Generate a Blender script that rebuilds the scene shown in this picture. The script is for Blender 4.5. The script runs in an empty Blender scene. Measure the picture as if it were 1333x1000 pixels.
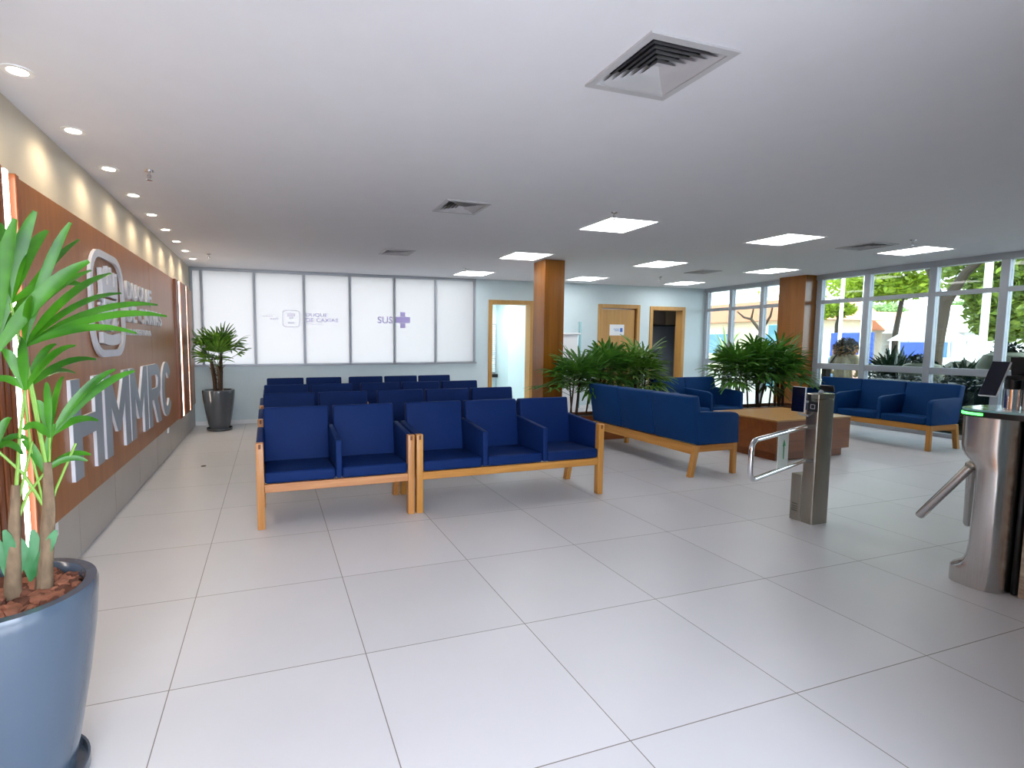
import bpy, bmesh, math, random
from mathutils import Vector, Matrix
PI = math.pi
sc = bpy.context.scene
COL = sc.collection
random.seed(7)

# ------------------------------------------------------------------ materials
def lin(c):
    return tuple(((v/255)/12.92 if v/255 <= .04045 else ((v/255+.055)/1.055)**2.4) for v in c)
MATS = {}
def newmat(name):
    m = bpy.data.materials.new(name); m.use_nodes = True
    nt = m.node_tree
    return m, nt, nt.nodes['Principled BSDF'], nt.nodes['Material Output']
def mat(name, rgb, rough=.5, metal=0., var=.06, scale=6., coat=0., spec=.5, stretch=(1,1,1), bump=0., bscale=60.):
    """plain procedural material: a base colour gently varied by noise"""
    m, nt, p, out = newmat(name)
    N, L = nt.nodes.new, nt.links.new
    tc = N('ShaderNodeTexCoord'); mp = N('ShaderNodeMapping'); mp.inputs['Scale'].default_value = stretch
    L(tc.outputs['Object'], mp.inputs['Vector'])
    nz = N('ShaderNodeTexNoise'); nz.inputs['Scale'].default_value = scale; nz.inputs['Detail'].default_value = 4
    L(mp.outputs['Vector'], nz.inputs['Vector'])
    c = lin(rgb)
    rp = N('ShaderNodeValToRGB')
    rp.color_ramp.elements[0].position = .3; rp.color_ramp.elements[1].position = .7
    rp.color_ramp.elements[0].color = (*[max(0, v*(1-var)) for v in c], 1)
    rp.color_ramp.elements[1].color = (*[min(1, v*(1+var)) for v in c], 1)
    L(nz.outputs['Fac'], rp.inputs['Fac']); L(rp.outputs['Color'], p.inputs['Base Color'])
    p.inputs['Roughness'].default_value = rough; p.inputs['Metallic'].default_value = metal
    p.inputs['Specular IOR Level'].default_value = spec
    if coat: p.inputs['Coat Weight'].default_value = coat; p.inputs['Coat Roughness'].default_value = .1
    if bump:
        n2 = N('ShaderNodeTexNoise'); n2.inputs['Scale'].default_value = bscale; n2.inputs['Detail'].default_value = 3
        L(mp.outputs['Vector'], n2.inputs['Vector'])
        b = N('ShaderNodeBump'); b.inputs['Strength'].default_value = bump; b.inputs['Distance'].default_value = .004
        L(n2.outputs['Fac'], b.inputs['Height']); L(b.outputs['Normal'], p.inputs['Normal'])
    return m
def wood(name, light, dark, axis='z', rough=.3, coat=0., scale=1.0, spec=.5):
    m, nt, p, out = newmat(name); N, L = nt.nodes.new, nt.links.new
    tc = N('ShaderNodeTexCoord'); mp = N('ShaderNodeMapping')
    s = {'x': (.7, 14, 14), 'y': (14, .7, 14), 'z': (14, 14, .7)}[axis]
    mp.inputs['Scale'].default_value = [v*scale for v in s]
    L(tc.outputs['Object'], mp.inputs['Vector'])
    n1 = N('ShaderNodeTexNoise'); n1.inputs['Scale'].default_value = 1.6; n1.inputs['Detail'].default_value = 7; n1.inputs['Distortion'].default_value = .6
    n2 = N('ShaderNodeTexNoise'); n2.inputs['Scale'].default_value = 9; n2.inputs['Detail'].default_value = 3
    L(mp.outputs['Vector'], n1.inputs['Vector']); L(mp.outputs['Vector'], n2.inputs['Vector'])
    mx = N('ShaderNodeMath'); mx.operation = 'MULTIPLY_ADD'; mx.inputs[1].default_value = .3
    L(n2.outputs['Fac'], mx.inputs[0]); 
    m3 = N('ShaderNodeMath'); m3.operation = 'MULTIPLY'; m3.inputs[1].default_value = .7
    L(n1.outputs['Fac'], m3.inputs[0]); L(m3.outputs[0], mx.inputs[2])
    rp = N('ShaderNodeValToRGB'); rp.color_ramp.elements[0].position = .33; rp.color_ramp.elements[1].position = .66
    rp.color_ramp.elements[0].color = (*lin(dark), 1); rp.color_ramp.elements[1].color = (*lin(light), 1)
    L(mx.outputs[0], rp.inputs['Fac']); L(rp.outputs['Color'], p.inputs['Base Color'])
    p.inputs['Roughness'].default_value = rough; p.inputs['Specular IOR Level'].default_value = spec
    if coat: p.inputs['Coat Weight'].default_value = coat; p.inputs['Coat Roughness'].default_value = .12
    return m
def emis(name, rgb, strength):
    m, nt, p, out = newmat(name)
    p.inputs['Base Color'].default_value = (.8, .8, .8, 1)
    p.inputs['Emission Color'].default_value = (*lin(rgb), 1); p.inputs['Emission Strength'].default_value = strength
    return m
def glassmat(name, tint, gloss=1.0):
    m, nt, p, out = newmat(name); N, L = nt.nodes.new, nt.links.new
    nt.nodes.remove(p)
    t = N('ShaderNodeBsdfTransparent'); t.inputs['Color'].default_value = (*tint, 1)
    g = N('ShaderNodeBsdfGlossy'); g.inputs['Roughness'].default_value = .01
    fr = N('ShaderNodeFresnel'); fr.inputs['IOR'].default_value = 1.45
    mu = N('ShaderNodeMath'); mu.operation = 'MULTIPLY'; mu.inputs[1].default_value = gloss
    ge = N('ShaderNodeNewGeometry'); sb = N('ShaderNodeMath'); sb.operation = 'SUBTRACT'; sb.inputs[0].default_value = 1; L(ge.outputs['Backfacing'], sb.inputs[1])
    mx = N('ShaderNodeMixShader'); L(sb.outputs[0], mu.inputs[1]); L(fr.outputs[0], mu.inputs[0]); L(mu.outputs[0], mx.inputs[0]); L(t.outputs[0], mx.inputs[1]); L(g.outputs[0], mx.inputs[2])
    L(mx.outputs[0], out.inputs['Surface'])
    return m
def translmat(name, rgb, gloss=.04):
    m, nt, p, out = newmat(name); N, L = nt.nodes.new, nt.links.new
    nt.nodes.remove(p)
    nz = N('ShaderNodeTexNoise'); nz.inputs['Scale'].default_value = 2
    rp = N('ShaderNodeValToRGB'); c = lin(rgb)
    rp.color_ramp.elements[0].color = (*[v*.97 for v in c], 1); rp.color_ramp.elements[1].color = (*c, 1)
    L(nz.outputs['Fac'], rp.inputs['Fac'])
    t = N('ShaderNodeBsdfTranslucent'); d = N('ShaderNodeBsdfDiffuse')
    L(rp.outputs['Color'], t.inputs['Color']); L(rp.outputs['Color'], d.inputs['Color'])
    mx = N('ShaderNodeMixShader'); mx.inputs[0].default_value = .15
    L(t.outputs[0], mx.inputs[1]); L(d.outputs[0], mx.inputs[2]); L(mx.outputs[0], out.inputs['Surface'])
    return m
def leafmat(name, light, dark, trans=.25, rough=.4):
    m, nt, p, out = newmat(name); N, L = nt.nodes.new, nt.links.new
    tc = N('ShaderNodeTexCoord'); nz = N('ShaderNodeTexNoise'); nz.inputs['Scale'].default_value = 7; nz.inputs['Detail'].default_value = 3
    L(tc.outputs['Object'], nz.inputs['Vector'])
    rp = N('ShaderNodeValToRGB'); rp.color_ramp.elements[0].position = .35; rp.color_ramp.elements[1].position = .65
    rp.color_ramp.elements[0].color = (*lin(dark), 1); rp.color_ramp.elements[1].color = (*lin(light), 1)
    L(nz.outputs['Fac'], rp.inputs['Fac']); L(rp.outputs['Color'], p.inputs['Base Color'])
    p.inputs['Roughness'].default_value = rough
    t = N('ShaderNodeBsdfTranslucent'); L(rp.outputs['Color'], t.inputs['Color'])
    mx = N('ShaderNodeMixShader'); mx.inputs[0].default_value = trans
    L(p.outputs[0], mx.inputs[1]); L(t.outputs[0], mx.inputs[2]); L(mx.outputs[0], out.inputs['Surface'])
    return m
def floormat():
    m, nt, p, out = newmat('porcelain_floor_tile'); N, L = nt.nodes.new, nt.links.new
    tc = N('ShaderNodeTexCoord'); sp = N('ShaderNodeSeparateXYZ'); L(tc.outputs['Object'], sp.inputs[0])
    def M(op, a, b=None):
        n = N('ShaderNodeMath'); n.operation = op
        if isinstance(a, (int, float)): n.inputs[0].default_value = a
        else: L(a, n.inputs[0])
        if b is not None:
            if isinstance(b, (int, float)): n.inputs[1].default_value = b
            else: L(b, n.inputs[1])
        return n.outputs[0]
    x = M('ADD', sp.outputs['X'], .4208+16); y = M('ADD', sp.outputs['Y'], 16-1.4172)
    dx = M('PINGPONG', x, .4); dy = M('PINGPONG', y, .4)
    d = M('MINIMUM', dx, dy)
    line = M('LESS_THAN', d, .0021)
    ix = M('FLOOR', M('DIVIDE', x, .8)); iy = M('FLOOR', M('DIVIDE', y, .8))
    cb = N('ShaderNodeCombineXYZ'); L(ix, cb.inputs[0]); L(iy, cb.inputs[1])
    wn = N('ShaderNodeTexWhiteNoise'); L(cb.outputs[0], wn.inputs['Vector'])
    nz = N('ShaderNodeTexNoise'); nz.inputs['Scale'].default_value = 2.2; nz.inputs['Detail'].default_value = 6
    L(tc.outputs['Object'], nz.inputs['Vector'])
    f = M('ADD', M('MULTIPLY', wn.outputs['Value'], .4), M('MULTIPLY', nz.outputs['Fac'], .6))
    rp = N('ShaderNodeValToRGB')
    a = lin((208, 206, 208)); b = lin((215, 213, 215))
    rp.color_ramp.elements[0].position = .25; rp.color_ramp.elements[1].position = .75
    rp.color_ramp.elements[0].color = (*a, 1); rp.color_ramp.elements[1].color = (*b, 1)
    L(f, rp.inputs['Fac'])
    mx = N('ShaderNodeMix'); mx.data_type = 'RGBA'
    L(line, mx.inputs[0]); L(rp.outputs['Color'], mx.inputs[6]); mx.inputs[7].default_value = (*lin((128, 120, 114)), 1)
    L(mx.outputs[2], p.inputs['Base Color'])
    p.inputs['Roughness'].default_value = .34
    return m
def stonemat():
    m, nt, p, out = newmat('travertine_stone'); N, L = nt.nodes.new, nt.links.new
    tc = N('ShaderNodeTexCoord'); mp = N('ShaderNodeMapping'); mp.inputs['Scale'].default_value = (1.2, 1.2, 3)
    L(tc.outputs['Object'], mp.inputs[0])
    nz = N('ShaderNodeTexNoise'); nz.inputs['Scale'].default_value = 6; nz.inputs['Detail'].default_value = 8; nz.inputs['Roughness'].default_value = .65
    L(mp.outputs[0], nz.inputs['Vector'])
    rp = N('ShaderNodeValToRGB'); rp.color_ramp.elements[0].position = .34; rp.color_ramp.elements[1].position = .62
    rp.color_ramp.elements[0].color = (*lin((150, 118, 95)), 1); rp.color_ramp.elements[1].color = (*lin((214, 199, 180)), 1)
    L(nz.outputs['Fac'], rp.inputs['Fac']); L(rp.outputs['Color'], p.inputs['Base Color']); p.inputs['Roughness'].default_value = .3
    return m

M = dict(
    floor=floormat(), stone=stonemat(),
    ceiling=mat('white_ceiling_paint', (224, 225, 231), .9, var=.01),
    wall=mat('pale_wall_paint', (205, 221, 226), .45, var=.015),
    cream=mat('beige_wall_paint', (196, 184, 165), .5, var=.02),
    base=mat('grey_stone_tile', (168, 160, 152), .3, var=.05, scale=3),
    grout=mat('pale_grout', (200, 198, 192), .7),
    laminate=wood('wood_laminate_panel', (160, 98, 40), (140, 80, 26), 'z', .34, .06, .5),
    slat=wood('wood_laminate_slat', (140, 78, 42), (104, 54, 26), 'z', .3, .2, .5),
    pillar=wood('pillar_wood_laminate', (150, 94, 28), (122, 70, 14), 'z', .26, .1, .45),
    doorwood=wood('oak_door_laminate', (196, 150, 84), (180, 134, 70), 'z', .4, 0, .5),
    oak=wood('honey_oak', (206, 148, 72), (176, 116, 46), 'x', .42, .1, 1.2),
    oakv=wood('honey_oak_upright', (206, 148, 72), (176, 116, 46), 'z', .42, .1, 1.2),
    oak2=wood('reddish_oak', (198, 140, 88), (172, 110, 62), 'x', .42, .1, 1.2),
    oakv2=wood('reddish_oak_upright', (196, 138, 78), (170, 110, 52), 'z', .42, .1, 1.2),
    oaky=wood('honey_oak_side', (190, 126, 52), (160, 98, 34), 'y', .42, .1, 1.2),
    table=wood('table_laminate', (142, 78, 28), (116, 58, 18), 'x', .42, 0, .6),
    tabletoplit=wood('table_laminate_lit_top', (196, 148, 84), (180, 130, 70), 'x', .3, .2, .6),  # lighter copy of the table laminate: light on the top put into the colour
    dark=mat('dark_tenon_and_gap_shade', (110, 62, 24), .6),
    blue=mat('navy_leatherette', (13, 40, 92), .6, var=.05, scale=4, bump=.12, bscale=220, spec=.12),
    blue2=mat('petrol_blue_leatherette', (8, 56, 108), .6, var=.05, scale=4, bump=.12, bscale=220, spec=.14),
    seam=mat('dark_blue_piping', (20, 36, 76), .5),
    alu=mat('silver_aluminium', (168, 174, 182), .4, .25, var=.02),
    steel=mat('brushed_stainless_steel', (158, 153, 143), .26, 1., var=.08, scale=4, stretch=(60, 60, .6)),
    steel2=mat('bright_brushed_steel', (202, 200, 198), .25, 1., var=.06, scale=4, stretch=(60, 60, .6)), chrome=mat('polished_chrome', (225, 225, 228), .1, 1., var=.01),
    letter=mat('brushed_silver_sheet', (150, 158, 168), .42, .25, var=.03),
    letterside=mat('white_acrylic', (235, 235, 240), .5),
    lettersmall=mat('pale_silver_acrylic', (204, 204, 212), .45, .1),
    black=mat('black_plastic', (16, 17, 22), .35, var=.02),
    screen=mat('dark_screen_glass', (12, 16, 40), .08, var=.3, scale=8),
    white=mat('white_plastic', (235, 236, 238), .4, var=.01),
    paper=mat('white_paper', (240, 243, 248), .7, var=.01),
    ink=mat('blue_ink', (70, 120, 205), .6), inkgrey=mat('grey_ink', (150, 175, 215), .6),
    green=mat('green_vinyl', (24, 150, 80), .5), mattewhite=mat('frosted_acrylic_sheet', (205, 208, 200), .35),
    etched=mat('etched_mark', (90, 88, 80), .5, .5),
    pot=mat('glossy_blue_grey_pot', (70, 84, 100), .22, var=.02, coat=.4),
    potdark=mat('glossy_charcoal_pot', (66, 72, 78), .2, var=.02, coat=.4),
    soil=mat('dark_soil', (40, 30, 24), .9, var=.4, scale=40),
    bark=mat('bark_chip', (146, 92, 68), .8, var=.25, scale=25), bark2=mat('dark_bark_chip', (96, 56, 40), .85, var=.25, scale=25),
    leaf=leafmat('bright_palm_leaf', (76, 146, 28), (36, 96, 14), .22, .35),
    leaflow=leafmat('bluish_palm_leaf', (96, 160, 112), (56, 120, 66), .3, .35),
    leafdark=leafmat('dark_palm_leaf', (88, 138, 46), (46, 94, 28), .25, .4),
    leafmid=leafmat('olive_palm_leaf', (104, 146, 46), (56, 98, 28), .3, .4),
    cane=mat('dark_fibre_cane', (58, 42, 28), .9, var=.35, scale=40, stretch=(1, 1, .3)),
    trunkfib=mat('grey_brown_fibre', (118, 98, 76), .9, var=.3, scale=40, stretch=(1, 1, .4), bump=.6, bscale=50),
    petiole=mat('green_petiole', (120, 160, 62), .5), petdark=mat('dark_green_petiole', (60, 90, 36), .5),
    vent=mat('grey_painted_aluminium', (190, 190, 194), .5, .1, var=.02), ventin=mat('dark_duct', (34, 40, 50), .8),
    panel=emis('ceiling_light_diffuser', (252, 253, 252), 4.2), lens=emis('downlight_lens', (255, 246, 226), 9.),
    fillcorridor=emis('added_corridor_diffuser', (252, 254, 255), 9.), fillroom=emis('added_room_diffuser', (252, 254, 255), 7.), led=emis('warm_led_strip', (255, 244, 228), 5.), ledgreen=emis('green_led', (40, 255, 70), 1.6),  # corridor and grey room diffusers belong to unseen lamps added as fill
    pane=glassmat('clear_glass', (.60, .64, .625), 1.0), frost=translmat('frosted_window_film', (174, 171, 168)),
    lilac=translmat('lilac_film', (214, 206, 234)), lilacpale=translmat('pale_lilac_film', (247, 245, 251)), lilacmid=translmat('mid_lilac_film', (222, 216, 240)),
    glassedge=mat('pale_glass_edge', (150, 200, 205), .1),
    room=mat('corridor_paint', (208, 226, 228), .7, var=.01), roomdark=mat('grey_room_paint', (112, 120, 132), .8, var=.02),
    cabinet=mat('grey_brown_cabinet', (96, 84, 78), .5), cabinet2=mat('taupe_cabinet', (128, 112, 92), .5),
    shutter=mat('white_roller_shutter', (214, 228, 230), .5),
    pave=mat('concrete_paving', (118, 116, 110), .85, var=.08, scale=2), road=mat('asphalt_road', (150, 150, 150), .9),
    concrete=mat('pale_concrete', (140, 144, 126), .8, var=.1, scale=5), plaster=mat('cream_house_plaster', (232, 218, 184), .9),
    plaster2=mat('white_house_plaster', (232, 232, 228), .9), rooftile=mat('terracotta_roof_tile', (206, 142, 110), .9, var=.12, scale=20, stretch=(1, 8, 1)),
    blueboard=mat('blue_board', (66, 94, 180), .5), winblue=mat('blue_window_glass', (90, 140, 190), .2), teal=mat('teal_awning', (80, 130, 140), .6),
    pole=mat('white_pole_paint', (240, 240, 236), .5), treebark=mat('tree_bark', (52, 43, 31), .9, var=.25, scale=10, bump=.5, bscale=14),
    foliage=leafmat('tree_leaf_bright', (178, 196, 54), (120, 150, 34), .35, .5), foliage2=leafmat('tree_leaf_deep', (140, 160, 60), (84, 112, 40), .3, .5),
    foliage3=leafmat('tree_leaf_far', (150, 176, 110), (110, 146, 84), .3, .6), hedge=leafmat('olive_shrub_leaf', (36, 37, 10), (20, 23, 6), .05, .6),
    agave=leafmat('dark_agave_leaf', (28, 52, 36), (12, 30, 20), .1, .45), palmpale=leafmat('pale_outdoor_palm', (178, 200, 130), (140, 170, 100), .3, .5),
    skin=mat('skin', (190, 138, 112), .55), hair=mat('dark_curly_hair', (44, 30, 16), .7, var=.3, scale=20), hairtip=mat('golden_hair_ends', (170, 120, 48), .6, var=.2, scale=20),
    jacket=mat('cream_jacket', (214, 196, 160), .8), sleeve=mat('dark_olive_bag', (52, 52, 40), .8), trousers=mat('dark_trousers', (60, 58, 66), .8),
    lightblue=mat('light_blue_shirt', (130, 176, 222), .8), pink=mat('pale_pink_shirt', (226, 190, 180), .8), hairblack=mat('black_hair', (30, 26, 24), .7),
)

# ------------------------------------------------------------------ mesh building
class B:
    def __init__(s): s.bm = bmesh.new()
    def _merge(s, t, mtx=None):
        if mtx is not None: t.transform(mtx)
        me = bpy.data.meshes.new('tmp'); t.to_mesh(me); t.free(); s.bm.from_mesh(me); bpy.data.meshes.remove(me)
        return s
    def box(s, x0, x1, y0, y1, z0, z1, bev=0., seg=2, mtx=None):
        t = bmesh.new(); bmesh.ops.create_cube(t, size=1)
        t.transform(Matrix.Translation(((x0+x1)/2, (y0+y1)/2, (z0+z1)/2)) @ Matrix.Diagonal((abs(x1-x0), abs(y1-y0), abs(z1-z0), 1)))
        if bev: bmesh.ops.bevel(t, geom=t.edges[:], offset=bev, segments=seg, profile=.5, affect='EDGES', clamp_overlap=True)
        return s._merge(t, mtx)
    def hexa(s, pts, bev=0., seg=2):
        """8 points: bottom ring 4 ccw, top ring 4 ccw"""
        t = bmesh.new(); v = [t.verts.new(p) for p in pts]
        for f in ((3, 2, 1, 0), (4, 5, 6, 7), (0, 1, 5, 4), (1, 2, 6, 5), (2, 3, 7, 6), (3, 0, 4, 7)): t.faces.new([v[i] for i in f])
        if bev: bmesh.ops.bevel(t, geom=t.edges[:], offset=bev, segments=seg, profile=.5, affect='EDGES', clamp_overlap=True)
        return s._merge(t)
    def prism(s, poly, a, b, axis='x', bev=0., seg=2):
        """extrude a 2D polygon between a and b along an axis; poly in the two other axes (yz, xz or xy)"""
        t = bmesh.new()
        def P(q, w): return {'x': (w, q[0], q[1]), 'y': (q[0], w, q[1]), 'z': (q[0], q[1], w)}[axis]
        lo = [t.verts.new(P(q, a)) for q in poly]; hi = [t.verts.new(P(q, b)) for q in poly]
        n = len(poly); t.faces.new(lo[::-1]); t.faces.new(hi)
        for i in range(n): t.faces.new([lo[i], lo[(i+1) % n], hi[(i+1) % n], hi[i]])
        bmesh.ops.recalc_face_normals(t, faces=t.faces[:])
        if bev: bmesh.ops.bevel(t, geom=t.edges[:], offset=bev, segments=seg, profile=.5, affect='EDGES', clamp_overlap=True)
        return s._merge(t)
    def tube(s, pts, radii, n=10, cap=True):
        pts = [Vector(p) for p in pts]
        if not hasattr(radii, '__len__'): radii = [radii]*len(pts)
        t = s.bm; rings = []
        up = None
        for i, p in enumerate(pts):
            d = ((pts[min(i+1, len(pts)-1)]-pts[max(i-1, 0)])).normalized()
            if up is None or abs(up.dot(d)) > .95:
                up = Vector((0, 0, 1)) if abs(d.z) < .9 else Vector((1, 0, 0))
            a = d.cross(up).normalized(); b = a.cross(d).normalized(); up = b
            rings.append([t.verts.new(p+(a*math.cos(2*PI*k/n)+b*math.sin(2*PI*k/n))*radii[i]) for k in range(n)])
        for r0, r1 in zip(rings, rings[1:]):
            for k in range(n): t.faces.new([r0[k], r0[(k+1) % n], r1[(k+1) % n], r1[k]])
        if cap: t.faces.new(rings[0][::-1]); t.faces.new(rings[-1])
        return s
    def lathe(s, prof, c=(0, 0), n=40, sx=1., sy=1.):
        t = s.bm; rings = []
        for r, z in prof:
            if r < 1e-6: rings.append([t.verts.new((c[0], c[1], z))])
            else: rings.append([t.verts.new((c[0]+sx*r*math.cos(2*PI*k/n), c[1]+sy*r*math.sin(2*PI*k/n), z)) for k in range(n)])
        for a, b in zip(rings, rings[1:]):
            if len(a) == 1 and len(b) == 1: continue
            for k in range(n):
                if len(a) == 1: t.faces.new([a[0], b[(k+1) % n], b[k]])
                elif len(b) == 1: t.faces.new([a[k], a[(k+1) % n], b[0]])
                else: t.faces.new([a[k], a[(k+1) % n], b[(k+1) % n], b[k]])
        return s
    def ball(s, c, r, sub=2, scl=(1, 1, 1), jit=0.):
        t = bmesh.new(); bmesh.ops.create_icosphere(t, subdivisions=sub, radius=r)
        if jit:
            for v in t.verts: v.co *= 1+random.uniform(-jit, jit)
        return s._merge(t, Matrix.Translation(c) @ Matrix.Diagonal((*scl, 1)))
    def loft(s, rings, cap=True):
        t = s.bm; R = [[t.verts.new(p) for p in r] for r in rings]; n = len(R[0])
        for a, b in zip(R, R[1:]):
            for k in range(n): t.faces.new([a[k], a[(k+1) % n], b[(k+1) % n], b[k]])
        if cap: t.faces.new(R[0][::-1]); t.faces.new(R[-1])
        return s
    def quad(s, *p):
        s.bm.faces.new([s.bm.verts.new(q) for q in p]); return s
    def leaflet(s, p0, p1, w, bow, nrm, n=6, blunt=.35, fold=.18):
        p0, p1, bow, nrm = Vector(p0), Vector(p1), Vector(bow), Vector(nrm)
        d = (p1-p0); rows = []
        for i in range(n+1):
            u = i/n
            p = p0+d*u+bow*(4*u*(1-u))
            tg = (d+bow*(4-8*u)).normalized(); sd = tg.cross(nrm)
            if sd.length < 1e-5: sd = tg.orthogonal()
            sd.normalize(); nn = sd.cross(tg)
            ww = w*(.22+.78*min(1, u/.28)) * (1 if u < .62 else 1-(1-blunt)*((u-.62)/.38)**1.6)
            rows.append((s.bm.verts.new(p-sd*ww/2+nn*ww*fold), s.bm.verts.new(p), s.bm.verts.new(p+sd*ww/2+nn*ww*fold)))
        for a, b in zip(rows, rows[1:]):
            s.bm.faces.new([a[0], a[1], b[1], b[0]]); s.bm.faces.new([a[1], a[2], b[2], b[1]])
        return s
    def obj(s, name, m, parent=None, smooth=True, ang=.6, loc=None):
        bmesh.ops.recalc_face_normals(s.bm, faces=s.bm.faces[:]) if False else None
        me = bpy.data.meshes.new(name); s.bm.to_mesh(me); s.bm.free()
        if smooth:
            me.polygons.foreach_set('use_smooth', [True]*len(me.polygons)); me.set_sharp_from_angle(angle=ang)
        for mm in (m if isinstance(m, (list, tuple)) else [m]): me.materials.append(mm)
        o = bpy.data.objects.new(name, me); COL.objects.link(o)
        if parent is not None: o.parent = parent
        if loc is not None: o.location = loc
        return o
def tag(o, label, cat, group=None, kind=None):
    o['label'] = label; o['category'] = cat
    if group: o['group'] = group
    if kind: o['kind'] = kind
    return o
def thing(name, label, cat, loc=(0, 0, 0), rz=0., group=None, kind=None):
    o = bpy.data.objects.new(name, None); COL.objects.link(o); o.location = loc; o.rotation_euler = (0, 0, rz); o.empty_display_size = .1
    return tag(o, label, cat, group, kind)
def struct(o, label=None):
    o['kind'] = 'structure'
    if label: o['label'] = label
    return o
def sempty(name, label):
    o = bpy.data.objects.new(name, None); COL.objects.link(o); o['kind'] = 'structure'; o['label'] = label; o.empty_display_size = .1
    return o
def dup(o, parent=None):
    c = o.copy(); COL.objects.link(c)
    if parent is not None: c.parent = parent
    for k in list(o.children): dup(k, c)
    return c
def place(o, label, loc, rz=0., group=None):
    o['label'] = label; o.location = loc; o.rotation_euler = (0, 0, rz)
    if group: o['group'] = group
    return o
def text_bm(ch, bold=.02, extrude=.5):
    cu = bpy.data.curves.new('t', 'FONT'); cu.body = ch; cu.size = 1; cu.extrude = extrude; cu.offset = bold; cu.resolution_u = 4
    o = bpy.data.objects.new('t', cu); COL.objects.link(o)
    dg = bpy.context.evaluated_depsgraph_get(); dg.update()
    me = bpy.data.meshes.new_from_object(o.evaluated_get(dg))
    bpy.data.objects.remove(o); bpy.data.curves.remove(cu)
    t = bmesh.new(); t.from_mesh(me); bpy.data.meshes.remove(me)
    xs = [v.co.x for v in t.verts]; ys = [v.co.y for v in t.verts]; zs = [v.co.z for v in t.verts]
    for v in t.verts:
        v.co = Vector(((v.co.x-min(xs))/(max(xs)-min(xs)), (v.co.y-min(ys))/(max(ys)-min(ys)), (v.co.z-min(zs))/max(1e-9, max(zs)-min(zs))))
    return t
# placing unit (u,v,w) shapes on the sign wall (faces +X), on the rear wall (faces -Y) 
def onwall(y, z, w, h, x, d): return Matrix(((0, 0, d, x), (w, 0, 0, y), (0, h, 0, z), (0, 0, 0, 1)))
def onrear(x, z, w, h, y, d): return Matrix(((w, 0, 0, x), (0, 0, -d, y), (0, h, 0, z), (0, 0, 0, 1)))
def rrect(cx, cy, w, h, r, n=6):
    P = []
    for sx, sy, a0 in ((1, 1, 0), (-1, 1, PI/2), (-1, -1, PI), (1, -1, 1.5*PI)):
        for k in range(n+1):
            a = a0+PI/2*k/n; P.append((cx+sx*(w/2-r)+r*math.cos(a), cy+sy*(h/2-r)+r*math.sin(a)))
    return P
def ring_bm(outer, inner):
    t = bmesh.new(); n = len(outer); V = [[t.verts.new((p[0], p[1], w)) for p in r] for r, w in ((outer, 0), (inner, 0), (outer, 1), (inner, 1))]
    for k in range(n):
        j = (k+1) % n
        t.faces.new([V[2][k], V[2][j], V[3][j], V[3][k]]); t.faces.new([V[0][j], V[0][k], V[1][k], V[1][j]])
        t.faces.new([V[0][k], V[0][j], V[2][j], V[2][k]]); t.faces.new([V[1][j], V[1][k], V[3][k], V[3][j]])
    return t
def poly_bm(polys):
    t = bmesh.new()
    for poly in polys:
        lo = [t.verts.new((p[0], p[1], 0)) for p in poly]; hi = [t.verts.new((p[0], p[1], 1)) for p in poly]; n = len(poly)
        t.faces.new(lo[::-1]); t.faces.new(hi)
        for i in range(n): t.faces.new([lo[i], lo[(i+1) % n], hi[(i+1) % n], hi[i]])
    bmesh.ops.recalc_face_normals(t, faces=t.faces[:])
    return t
def holed(x0, x1, y0, y1, holes):
    """cells of a rectangle around rectangular holes"""
    xs = sorted({x0, x1, *[v for h in holes for v in h[:2]]}); ys = sorted({y0, y1, *[v for h in holes for v in h[2:]]})
    xs = [v for v in xs if x0 <= v <= x1]; ys = [v for v in ys if y0 <= v <= y1]
    out = []
    for a, b in zip(xs, xs[1:]):
        for c, d in zip(ys, ys[1:]):
            mx, my = (a+b)/2, (c+d)/2
            if not any(h[0] < mx < h[1] and h[2] < my < h[3] for h in holes): out.append((a, b, c, d))
    return out

# ------------------------------------------------------------------ key dimensions (metres)
HC, YB, XL, XF, YR, TOP = 2.62, 9.387, -1.224, 9.5, -1.3, 3.05
# ================================================================== SETTING
b = B(); b.box(XL-.2, XF+.05, YR-.1, 12.2, -.12, 0); struct(b.obj('floor', M['floor'], smooth=False), 'pale porcelain floor of large square tiles')

LIGHTS = [(x, y) for y in (4.63, 6.68, 8.64) for x in (3.47, 5.81, 8.14)]
VENTS = [(1.67, 1.975, .40), (1.67, 4.46, .37), (1.67, 6.95, .37), (7.17, 4.6, .40), (7.12, 7.14, .37)]
DOWN = [(-1.05, 2.9+.695*i) for i in range(9)]
holes = [(x-.29, x+.29, y-.29, y+.29) for x, y in LIGHTS] + [(x-s/2, x+s/2, y-s/2, y+s/2) for x, y, s in VENTS] + [(x-.04, x+.04, y-.04, y+.04) for x, y in DOWN]
b = B()
for a, c, d, e in holed(XL, XF+.05, YR, YB, holes): b.quad((a, d, HC), (a, e, HC), (c, e, HC), (c, d, HC))
for h in holes:
    x0, x1, y0, y1 = h
    for p, q in (((x0, y0), (x1, y0)), ((x1, y0), (x1, y1)), ((x1, y1), (x0, y1)), ((x0, y1), (x0, y0))):
        b.quad((*p, HC), (*q, HC), (*q, HC+.015), (*p, HC+.015))
bmesh.ops.remove_doubles(b.bm, verts=b.bm.verts[:], dist=1e-5)
struct(b.obj('ceiling', M['ceiling'], smooth=False), 'smooth white plasterboard ceiling')
b = B(); b.box(XL-.3, XF+.15, YR-.2, YB+.2, TOP, TOP+.2); b.box(3.9, XF+.15, YB+.2, 12.4, TOP, TOP+.2)
b.box(XF+.1, XF+1.7, 1.0, YB+.2, 2.78, 3.0)  # unseen eave added to shade the facade side of the room
struct(b.obj('roof', M['concrete'], smooth=False), 'concrete roof slab over the lobby with an added unseen eave')

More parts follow.
